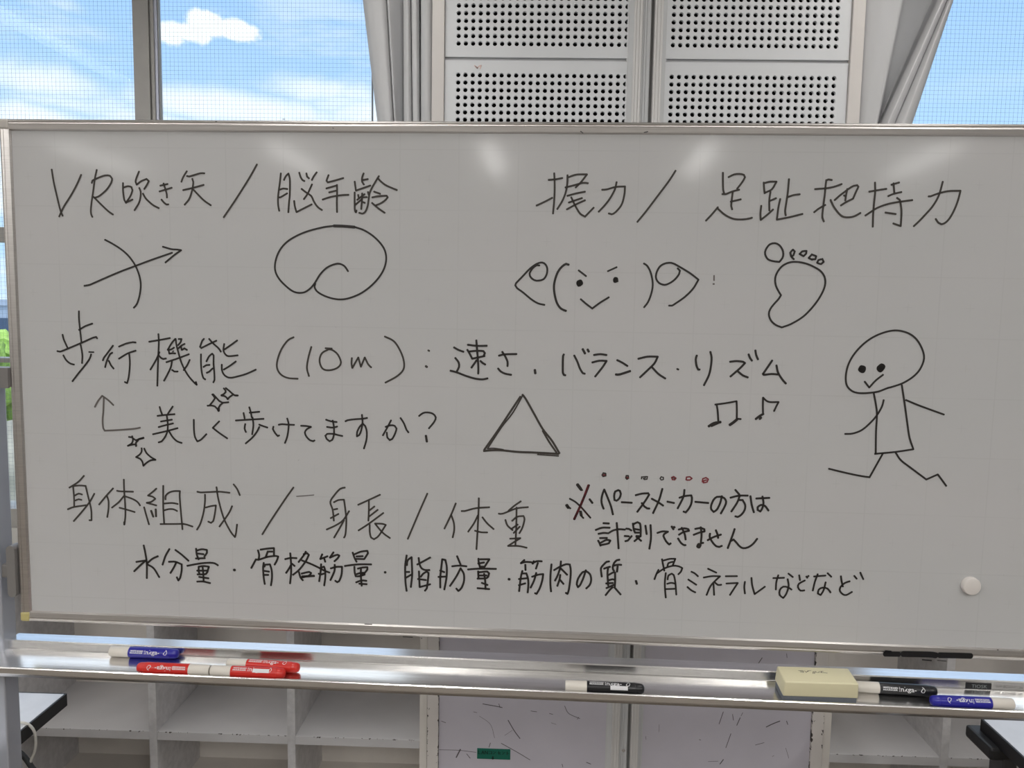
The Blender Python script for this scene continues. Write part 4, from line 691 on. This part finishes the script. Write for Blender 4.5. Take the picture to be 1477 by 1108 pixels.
'BONE': """40 3026,-7385 3041,-7385/29 3469,-7007 3489,-7096 3478,-7175/29 3514,-6993 3634,-6971 3760,-6957 3758,-7099/29 3608,-7128 3645,-7025 3729,-7022/29 3342,-7337 3428,-7177 3476,-7181 3644,-7121 3788,-7100 3835,-7108 3811,-7181 3768,-7261/29 3571,-7232 3558,-7335 3567,-7504 3584,-7625/29 3582,-7304 3594,-7268 3684,-7258 3713,-7366 3717,-7511 3697,-7645/29 3581,-7383 3667,-7392/29 3556,-7456 3652,-7453/29 4054,-7040 4067,-7232 4065,-7414 4045,-7596/29 3960,-7152 4062,-7127 4169,-7127/29 4066,-7257 4024,-7331 3975,-7405/29 4085,-7232 4132,-7272/29 4337,-7000 4300,-7068 4204,-7197/29 4295,-7050 4360,-7030 4390,-7059 4335,-7175 4215,-7336 4100,-7436/29 4264,-7165 4418,-7220 4569,-7287 4667,-7337 4762,-7370/29 4208,-7378 4237,-7480 4279,-7529/29 4256,-7407 4393,-7371 4429,-7388 4393,-7438 4261,-7479/35 4267,-7461 4482,-7441/29 4633,-7039 4597,-7128 4668,-7099 4729,-7072/29 4663,-7100 4686,-7176/29 4836,-6996 4770,-7096 4851,-7057 4912,-7039 4941,-7054 4912,-7101 4851,-7160/29 4612,-7220 4601,-7360 4574,-7536/29 4616,-7287 4662,-7264 4682,-7326 4685,-7460 4665,-7611/29 4565,-7397 4605,-7411 4672,-7388/29 4784,-7293 4881,-7262 4988,-7255 4982,-7377 4961,-7460 4931,-7523 4900,-7540 4865,-7515/29 4856,-7221 4850,-7340 4778,-7508/29 5181,-6989 5216,-7090 5251,-7156/29 5216,-7018 5328,-6968 5444,-6949 5454,-6990 5388,-7100/29 5247,-7058 5363,-7049/29 5241,-7102 5388,-7100/29 5038,-7239 5175,-7215 5317,-7198 5514,-7193/29 5211,-7245 5216,-7348 5236,-7419 5297,-7417 5398,-7382/29 5272,-7279 5358,-7255 5444,-7247 5444,-7288 5388,-7362/29 5246,-7382 5327,-7354 5388,-7352/29 5329,-7271 5327,-7405 5342,-7591/29 5347,-7374 5388,-7382/29 5241,-7532 5337,-7493 5428,-7496/29 5297,-7553 5433,-7558/36 5757,-7328 5770,-7329""",
'FAT': """29 6146,-7007 6122,-7187 6123,-7379 6129,-7508 6149,-7655/29 6151,-7186 6165,-7096 6234,-7036 6244,-7247 6245,-7375 6224,-7581/29 6135,-7308 6198,-7306/29 6129,-7418 6248,-7343/29 6360,-7044 6379,-7165 6417,-7234 6480,-7261 6555,-7258/29 6335,-7166 6441,-7105 6566,-7030/29 6367,-7287 6374,-7434 6382,-7575 6570,-7517/29 6399,-7388 6443,-7329 6505,-7288 6537,-7313 6525,-7467 6508,-7596 6476,-7639/29 6349,-7429 6494,-7443/29 6779,-7055 6762,-7228 6747,-7382 6749,-7572/29 6779,-7055 6835,-7066 6862,-7199 6857,-7391 6822,-7604/29 6743,-7260 6819,-7287/29 6713,-7377 6857,-7365/29 7041,-6988 7105,-7139/29 6955,-7176 7080,-7159 7211,-7167/29 7108,-7203 7032,-7359 6921,-7536/29 7112,-7215 7163,-7303 7170,-7430 7128,-7560 7072,-7620 7034,-7577/29 7421,-7019 7428,-7102 7460,-7190/29 7452,-7031 7613,-7025 7528,-7168/29 7416,-7109 7521,-7086/29 7441,-7165 7535,-7162/29 7237,-7223 7442,-7201 7734,-7195/29 7418,-7249 7426,-7383/29 7424,-7268 7579,-7249 7611,-7280 7575,-7364 7407,-7383/29 7425,-7325 7568,-7320/29 7524,-7290 7544,-7417 7553,-7570/29 7483,-7457 7589,-7492/29 7409,-7556 7621,-7565""",
'MUSCLE': """37 7958,-7371 7973,-7376/29 8229,-7016 8167,-7078 8247,-7051 8351,-7051/29 8246,-7099 8252,-7199/35 8397,-7034 8374,-7076/29 8369,-7071 8443,-7032 8535,-7029/29 8466,-7061 8434,-7167/29 8198,-7213 8172,-7333 8147,-7584/29 8193,-7261 8268,-7258 8299,-7352 8307,-7471 8298,-7602/29 8137,-7364 8287,-7343/29 8139,-7477 8254,-7437/29 8368,-7314 8471,-7274 8563,-7259 8548,-7378 8510,-7511 8455,-7620 8426,-7609/29 8441,-7240 8404,-7384 8348,-7511/29 8705,-7076 8692,-7254 8693,-7433 8708,-7569/29 8751,-7181 8858,-7112 8961,-7067 9024,-7071 9044,-7182 9037,-7360 9018,-7527 8997,-7600 8967,-7583/29 8868,-7017 8859,-7130 8816,-7274 8772,-7370/29 8865,-7142 8983,-7256/29 8862,-7260 8852,-7343 8815,-7464/29 8864,-7355 8923,-7424/29 9307,-7161 9265,-7305 9211,-7437 9177,-7474 9156,-7427 9174,-7320 9251,-7199 9307,-7179 9378,-7229 9403,-7323 9383,-7419 9321,-7490/29 9707,-6989 9662,-6999 9607,-7056 9568,-7116 9574,-7192 9586,-7267/29 9621,-7123 9673,-7100 9726,-7085/29 9693,-7095 9684,-7205 9703,-7424/29 9885,-6953 9840,-6963 9793,-7015 9771,-7092 9780,-7134 9797,-7158/29 9790,-7062 9859,-7042 9920,-7044/30 9856,-7068 9848,-7169/29 9702,-7233 9790,-7180 9814,-7187 9820,-7326 9818,-7436/29 9712,-7326 9777,-7307 9806,-7314/29 9665,-7387 9783,-7374/29 9672,-7471 9756,-7430 9801,-7407/29 9781,-7450 9734,-7499 9662,-7599/29 9810,-7449 9865,-7511 9924,-7576/32 10181,-7321 10199,-7375""",
'MINERAL': """29 10617,-6917 10641,-7022 10665,-7121/29 10644,-6940 10750,-6907 10846,-6903 10805,-7022/29 10716,-7049 10730,-6984 10808,-6957/29 10501,-7280 10533,-7179 10565,-7107/29 10533,-7179 10666,-7080 10811,-7028 10913,-7036 10971,-7063 10950,-7128 10907,-7177/29 10691,-7161 10681,-7338 10692,-7479 10707,-7603/29 10727,-7277 10738,-7206 10794,-7169 10828,-7191 10861,-7320 10887,-7543/29 10721,-7354 10788,-7334 10851,-7344/29 10696,-7450 10860,-7438/29 11129,-7122 11188,-7149 11247,-7200/29 11082,-7264 11225,-7353/29 11072,-7397 11144,-7456 11213,-7489/29 11412,-7059 11559,-7124/29 11344,-7219 11483,-7189 11624,-7186 11554,-7259 11468,-7368 11407,-7529/29 11517,-7319 11537,-7524/29 11532,-7289 11591,-7340 11653,-7335/29 11719,-7182 11915,-7173/29 11736,-7311 11932,-7294 11885,-7375 11807,-7514/29 12053,-7267 12046,-7364 12063,-7478/29 12161,-7193 12179,-7324 12228,-7481 12398,-7342""",
'ETC': """29 12529,-7185 12716,-7172/29 12614,-7129 12587,-7256 12585,-7388/29 12783,-7095 12863,-7155/29 12776,-7193 12799,-7318 12764,-7460 12718,-7532 12656,-7482 12652,-7394 12708,-7331 12792,-7340 12852,-7378/29 12967,-7116 12986,-7206/29 13069,-7207 12972,-7268 12959,-7330 13003,-7390 13070,-7382/31 13090,-7136 13108,-7158/29 13118,-7131 13128,-7124/29 13218,-7131 13413,-7107/29 13279,-7087 13237,-7232 13212,-7382/29 13444,-7064 13511,-7126/29 13420,-7225 13394,-7366 13349,-7456 13301,-7431 13311,-7361 13375,-7323 13459,-7337 13513,-7405/29 13671,-7108 13688,-7198 13715,-7293/29 13825,-7193 13744,-7227 13674,-7303 13670,-7373 13722,-7427 13781,-7439 13874,-7380/29 13894,-7094 13939,-7145/29 13993,-7033 14050,-7150""",
'FADED': """21 11305,-2024 11308,-2105/24 11296,-2164 11313,-2164/15 4178,-6004 4305,-5991 4490,-5969""",
}

BOX0 = (-0.8327, 1.355, 0.0); BROT = math.radians(-1.432); Z0 = 1.755
wbd = thing('whiteboard', 'wide white board on a wheeled stand, covered in black handwriting and doodles', 'whiteboard', BOX0, BROT)
UL, UR, VB, VT = -.095, 1.705, Z0 - .847, Z0 + .0455
FW = .0185
BOX('board_panel', M_board, wbd, UL + .006, UR - .006, .0, .016, VB + .006, VT - .006)
def rail(pts, axis, a, b): return MB().prism(pts, axis, a, b).build('frame_rail', M_frame, wbd)
TH = .019
def prof(o, s):   # frame section, outer edge at o, going inwards with sign s: rounded outer lip, groove, inner lip
    return [(o, TH), (o, -.003), (o + s*.0012, -.0052), (o + s*.004, -.006), (o + s*.0055, -.0048), (o + s*.0068, -.0048), (o + s*.0085, -.0058), (o + s*.0165, -.0045), (o + s*FW, -.0012), (o + s*FW, TH)]
rail([(b, a) for a, b in prof(VT, -1)], 0, UL + .012, UR - .012)
rail([(b, a) for a, b in prof(VB, 1)], 0, UL + .012, UR - .012)
rail([(a, b) for a, b in prof(UL, 1)], 2, VB + .012, VT - .012)
rail([(a, b) for a, b in prof(UR, -1)], 2, VB + .012, VT - .012)
M_topcap = mat('grey_corner_cap', (0.47, 0.44, 0.41), 0.4)
for (u, z, m, lb) in ((UL, VT - .018, M_topcap, 'grey plastic corner cap'), (UR - .018, VT - .018, M_topcap, 'grey plastic corner cap'), (UL, VB, M_yellow, 'yellowed corner cap'), (UR - .018, VB, M_yellow, 'yellowed corner cap')):
    BOX('corner_cap', m, wbd, u - .0008 if u < 0 else u, u + .018 if u < 0 else u + .0188, -.0068, TH + .001, z - (.0008 if z < 1.2 else 0), z + .018 + (0 if z < 1.2 else .0008), .004, label=lb)
# black paint worn onto the lower rail, small dark nicks along the frame
ink('paint_smear', "90 14470,-8438 14700,-8432/60 14480,-8400 14560,-8405/105 14770,-8425 15200,-8415 15320,-8425/100 15380,-8420 15900,-8412/22 15100,-8512 15250,-8520/12 15350,-8512 15500,-8520", M_black, wbd, lambda u, v: (u, -.0068, Z0 + v), label='black smear of paint')
ink('nicks', "14 5410,-8268 5540,-8270/14 6100,-8475 6270,-8475/12 6420,-8490 6440,-8490/10 2860,425 2890,425/10 4870,330 4890,325/14 9020,300 9060,270/10 4020,470 4060,470/14 10060,285 10120,300/12 16330,-8285 16350,-8285", M_black, wbd, lambda u, v: (u, -.0066, Z0 + v), label='dark nicks on the frame')
# stand
for (a, b) in ((-.168, -.123), (1.735, 1.780)):
    MB().box(a, b, -.015, .022, .055, 1.345, .003).build('post', M_post, wbd)
    MB().box(a - .002, b + .002, -.26, .28, .055, .095, .008).build('foot', M_post, wbd)
    for y in (-.23, .25):
        MB().lathe([(-.012, .018), (-.010, .025), (.010, .025), (.012, .018)], 'x', 20, ((a + b)/2, y, .0253)).build('caster', M_darkgrey, wbd, True)
        BOX('caster_fork', M_darkgrey, wbd, (a+b)/2 - .018, (a+b)/2 + .018, y - .02, y + .02, .042, .056)
for (a, b) in ((-.150, -.094), (1.704, 1.762)):
    MB().prism([(-.012, 1.372), (.02, 1.372), (.02, 1.345), (-.012, 1.336)], 0, a, b).build('pivot_bracket', M_grey, wbd)
for a in (-.157, 1.770):
    MB().lathe([(-.028, .017), (-.022, .0185), (-.010, .0185), (-.006, .012), (.0, .012)], 'y', 22, (a, -.012, 1.355)).build('pivot_knob', M_darkgrey, wbd, True)
for s, u in ((1, -.1045), (-1, 1.7145)):
    lt = MB(); P = []
    for i in range(17):
        a = math.pi * i / 16; P.append((u + .0078*math.cos(a), 1.0425 + .0078*math.sin(a)))
    for i in range(17):
        a = math.pi + math.pi * i / 16; P.append((u + .0078*math.cos(a), .9625 + .0078*math.sin(a)))
    lt.prism([(p[0], p[1]) for p in P], 1, -.012, .008)
    lo = lt.build('latch', M_grey, wbd, True)
    c = -.122 if s > 0 else 1.732
    BOX('latch_nub', M_grey, lo, c - .007, c + .010, -.010, .006, .9895, 1.0145, .003)
    BOX('latch_catch', M_darkgrey, lo, c - .010, c - .006 + .004, -.008, .010, .992, 1.012, .002)
# cross beam and tray
cb = MB(); cb.prism([(-.003, .846), (-.003, .868), (-.0015, .870), (.027, .870), (.029, .868), (.029, .82), (.0, .82)], 0, -.123, 1.735); cb.build('cross_beam', M_alu, wbd)
tp = [(.012, .8525), (-.0015, .8530), (-.0045, .8530), (-.064, .8455), (-.0665, .8468), (-.0690, .8518), (-.0708, .8528), (-.0726, .8524), (-.0736, .8508), (-.0738, .8420), (-.0730, .8398), (-.0665, .8328), (-.060, .8300), (.012, .8300)]
tray = MB().prism(tp, 0, -.176, 1.788).build('tray', M_alu, wbd)
for p in tray.data.polygons: p.use_smooth = False
fl = MB(); fl.prism([(-.0031, .8525), (-.0048, .8525), (-.0048, .8540), (-.0031, .8546)], 0, -.123, 1.735); fl.build('tray_bead', M_alu, wbd)
mk = BOX('maker_label', M_black, wbd, 1.587, 1.630, -.0036, -.0029, .8530, .8650, label='small black maker label with pale letters')
text_part('lettering', 'TIOSK', .0085, mat('label_print', (.22, .24, .24), .4), mk, lambda a, b: (1.610 + a, -.0038, .859 + b), width=.026)
text_part('lettering', 'WP BOARD 36', .006, M_grey, mk, lambda a, b: (1.660 + a, -.0033, .8595 + b), width=.046)

def on_board(u, v): return (u, -.0006, Z0 + v)
KINDS = dict(
    VR=('handwriting', M_ink2, 'upper left words starting with VR'), BRAINAGE=('handwriting', M_ink2, 'three characters right of the first slash'),
    GRIP=('handwriting', M_ink2, 'two characters and a slash above the flexing face'), TOE=('handwriting', M_ink2, 'five characters above the footprint'),
    BOW=('drawing', M_ink, 'bow crossed by an arrow'), BRAIN=('drawing', M_ink, 'curled brain outline'),
    FACE=('drawing', M_ink, 'flexing face with two round fists'), FOOT=('drawing', M_ink, 'footprint with five toes'),
    FIGURE=('drawing', M_ink, 'walking stick person with a tilted head'), TRI=('drawing', M_ink2, 'double lined triangle'),
    NOTES=('drawing', M_ink, 'pair of joined music notes'), NOTEB=('drawing', M_ink, 'single music note with a flag'),
    WALK=('handwriting', M_ink, 'four characters before the brackets'), TENM=('handwriting', M_ink2, '10m in brackets and a colon'),
    SPEED=('handwriting', M_ink, 'two characters after the colon'), BALANCE=('handwriting', M_ink, 'word in the middle above the triangle'), RHYTHM=('handwriting', M_ink, 'word above the music notes'),
    ARROW=('drawing', M_ink3, 'faded bent arrow'), BEAUTY=('handwriting', M_ink, 'question line ending in a question mark'),
    FADED=('stray_marks', M_ink3, 'faint stray marks'),
    STARA=('drawing', M_ink, 'small sparkle under the bent arrow'), STARB=('drawing', M_ink, 'large open sparkle under the bent arrow'),
    STARC=('drawing', M_ink, 'lower sparkle above the question line'), STARD=('drawing', M_ink, 'upper sparkle above the question line'),
    BODY=('handwriting', M_ink2, 'lower left four character heading'), HEIGHT=('handwriting', M_ink2, 'slash and two characters after the lower heading'), WEIGHT=('handwriting', M_ink2, 'slash and two characters left of the red asterisk'),
    NOTEMARK=('asterisk', M_ink, 'black strokes of the asterisk'), NOTEMARK_RED=('asterisk', M_inkred, 'red strokes of the asterisk'),
    NOTEDOTS=('emphasis_rings', M_ink2, 'dark rings over the note'), NOTEDOTS_RED=('emphasis_rings', M_inkred, 'red rings over the note'),
    PACE=('handwriting', M_ink, 'first line of the note beside the asterisk'), CANNOT=('handwriting', M_ink, 'second line of the note beside the asterisk'),
    WATER=('handwriting', M_ink, 'first word of the bottom line'), BONE=('handwriting', M_ink, 'second word of the bottom line'), FAT=('handwriting', M_ink, 'third word of the bottom line'),
    MUSCLE=('handwriting', M_ink, 'fourth word of the bottom line'), MINERAL=('handwriting', M_ink, 'fifth word of the bottom line'), ETC=('handwriting', M_ink, 'last word of the bottom line'))
for key, (nm, m, lb) in KINDS.items():
    ink(nm, MARKS[key], m, wbd, on_board, label=lb, wk=1.25 if key in ('PACE', 'CANNOT', 'WATER', 'BONE', 'FAT', 'MUSCLE', 'SPEED', 'BALANCE', 'RHYTHM') else 1.12)

def wb_point(u, nb, z):
    c, s = math.cos(BROT), math.sin(BROT)
    return (BOX0[0] + u*c - nb*s, BOX0[1] + u*s + nb*c, z)

# magnet
mg = MB(); mg.lathe([(0, .0150), (-.0015, .0154), (-.0075, .0152), (-.0095, .0138), (-.0102, .0115), (-.0100, 0)], 'y', 40)
mo = mg.build('magnet', M_magnet, None, True); mo.location = wb_point(1.5826, -.0002, 1.0364); mo.rotation_euler = (0, 0, BROT)
tag(mo, 'round white magnet at the lower right of the whiteboard', 'magnet')

def tray_z(nb): return .8455 + (nb + .064) * .126
# markers: cap, barrel, end plug and print, lying along the tray
def marker(u, nb, col, label, cap_left=True, L=.130, tip=True, roll=0.0, clip=False, flip=False, yaw=0.0):
    """(u) is the left end of the pen along the tray"""
    R = .0094
    p = wb_point(u + L/2, nb, tray_z(nb) + R * 1.008 + .0003)
    t = thing('marker', label, 'marker', p, BROT + yaw + (0 if cap_left else math.pi), 'markers on the tray')
    x0 = -L/2
    MB().lathe([(x0, .0080), (x0 + .0015, .0090), (x0 + .036, R), (x0 + .0362, .0088)], 'x', 28).build('cap', M_white, t, True, label='off white cap')
    MB().lathe([(x0 + .0363, R), (x0 + L - .016, R), (x0 + L - .014, .0091), (x0 + L - .0135, .0088)], 'x', 28).build('barrel', col, t, True)
    MB().lathe([(x0 + L - .0135, .0089), (x0 + L - .005, .0084), (x0 + L - .0015, .0066), (x0 + L, .0035), (x0 + L, 0)], 'x', 28).build('end_plug', col, t, True)
    # lettering faces the room; on a pen turned end for end it is read upside down
    def place(dx, ang):
        def put(a, b):
            an = ang + (b if cap_left else -b) / R
            x, y, z = x0 + .076 + dx + a, -(R + .00025) * math.cos(an), (R + .00025) * math.sin(an)
            return (x, y, z) if cap_left else (x, -y, z)
        return put
    text_part('lettering', 'inkga-', .0105, M_print, t, place(.0045, roll - .05), width=.028, bold=.0001)
    text_part('lettering', 'WHITE BOARD', .0040, M_print, t, place(-.0235, roll + .20), width=.024, bold=.00015)
    text_part('lettering', 'MARKER', .0032, M_print, t, place(-.0235, roll - .16), width=.024, bold=.0001)
    ink('logo', "9 300,-20 325,25 355,40 370,10 352,-32 318,-32 300,-5/9 330,62 356,44", M_print, t, lambda a, b: place(a - .001, roll)(0, b), unit=.9e-4, step=.001)
    if clip:
        def put(a, b):
            an = clip + b / R
            return (x0 + .090 + a, -(R + .0003) * math.cos(an), (R + .0003) * math.sin(an))
        mb = MB(); n = 6
        V = [[mb.bm.verts.new(put(sx * .0145, -.0033 + .0066 * k / n)) for k in range(n + 1)] for sx in (-1, 1)]
        for k in range(n): mb.bm.faces.new((V[0][k], V[0][k+1], V[1][k+1], V[1][k]))
        st = mb.build('price_sticker', M_print, t, label='small white sticker')
    return t
marker(.0775, -.0135, M_blue, 'blue marker lying against the beam at the left end of the tray', True, .126, roll=.45)
marker(.1515, -.0585, M_red, 'red marker with its cap to the right, end to end with another red one', False, .130, roll=.55)
marker(.2840, -.0585, M_red, 'red marker at the front lip, its cap touching the next red cap', True, .131, roll=.9, clip=.75)
marker(.3030, -.0375, M_red, 'red marker lying behind two other red ones', True, .131, roll=1.2, yaw=-.05)
marker(.8985, -.0590, M_black, 'black marker with a white sticker alone in the middle of the tray', True, .133, roll=1.15, clip=.45)
marker(1.3950, -.0275, M_black, 'black marker half behind the cream eraser', True, .131, roll=.35, yaw=-.045)
marker(1.5030, -.0565, M_blue, 'blue marker at the right end of the tray, cap to the right', False, .133, roll=.75)

# eraser
er = thing('eraser', 'cream block eraser with grey felt on the tray', 'eraser', wb_point(1.321, -.0400, tray_z(-.040) + .0003), BROT + .02)
er.rotation_euler = (.1253, 0, BROT + .02)
def eraser_block(z0, z1, w0, w1, d0, d1, bev):
    mb = MB(); b = mb.bm; V = []
    for z, w_, d_ in ((z0, w0, d0), (z1, w1, d1)):
        V.append([b.verts.new((sx * w_/2, sy * d_/2, z)) for sx, sy in ((-1, -1), (1, -1), (1, 1), (-1, 1))])
    b.faces.new(V[0][::-1]); b.faces.new(V[1])
    for i in range(4): b.faces.new((V[0][i], V[0][(i+1) % 4], V[1][(i+1) % 4], V[1][i]))
    bmesh.ops.bevel(b, geom=b.edges[:], offset=bev, segments=3, affect='EDGES', profile=.5)
    return mb
eraser_block(.0, .0115, .121, .121, .044, .044, .001).build('felt_pad', M_felt, er, label='grey felt pad')
eraser_block(.0115, .0385, .124, .121, .048, .046, .0025).build('body', M_cream, er, True)
ink('handwriting', "7 -185,30 -120,34/8 -170,0 -130,-8 -125,15 -165,22/7 -105,32 -95,-8 -60,34/7 -80,10 -50,30/7 -55,32 -20,38/9 -15,-28 5,20/9 5,-28 25,20/7 35,25 40,-2 70,-2 80,26/7 95,32 140,32/9 95,-2 175,-6/7 118,30 92,-2", M_ink2, er,
    lambda u, v: (-.004 + u * 1.3, .0065 + v * 1.25, .0387), unit=1e-4)
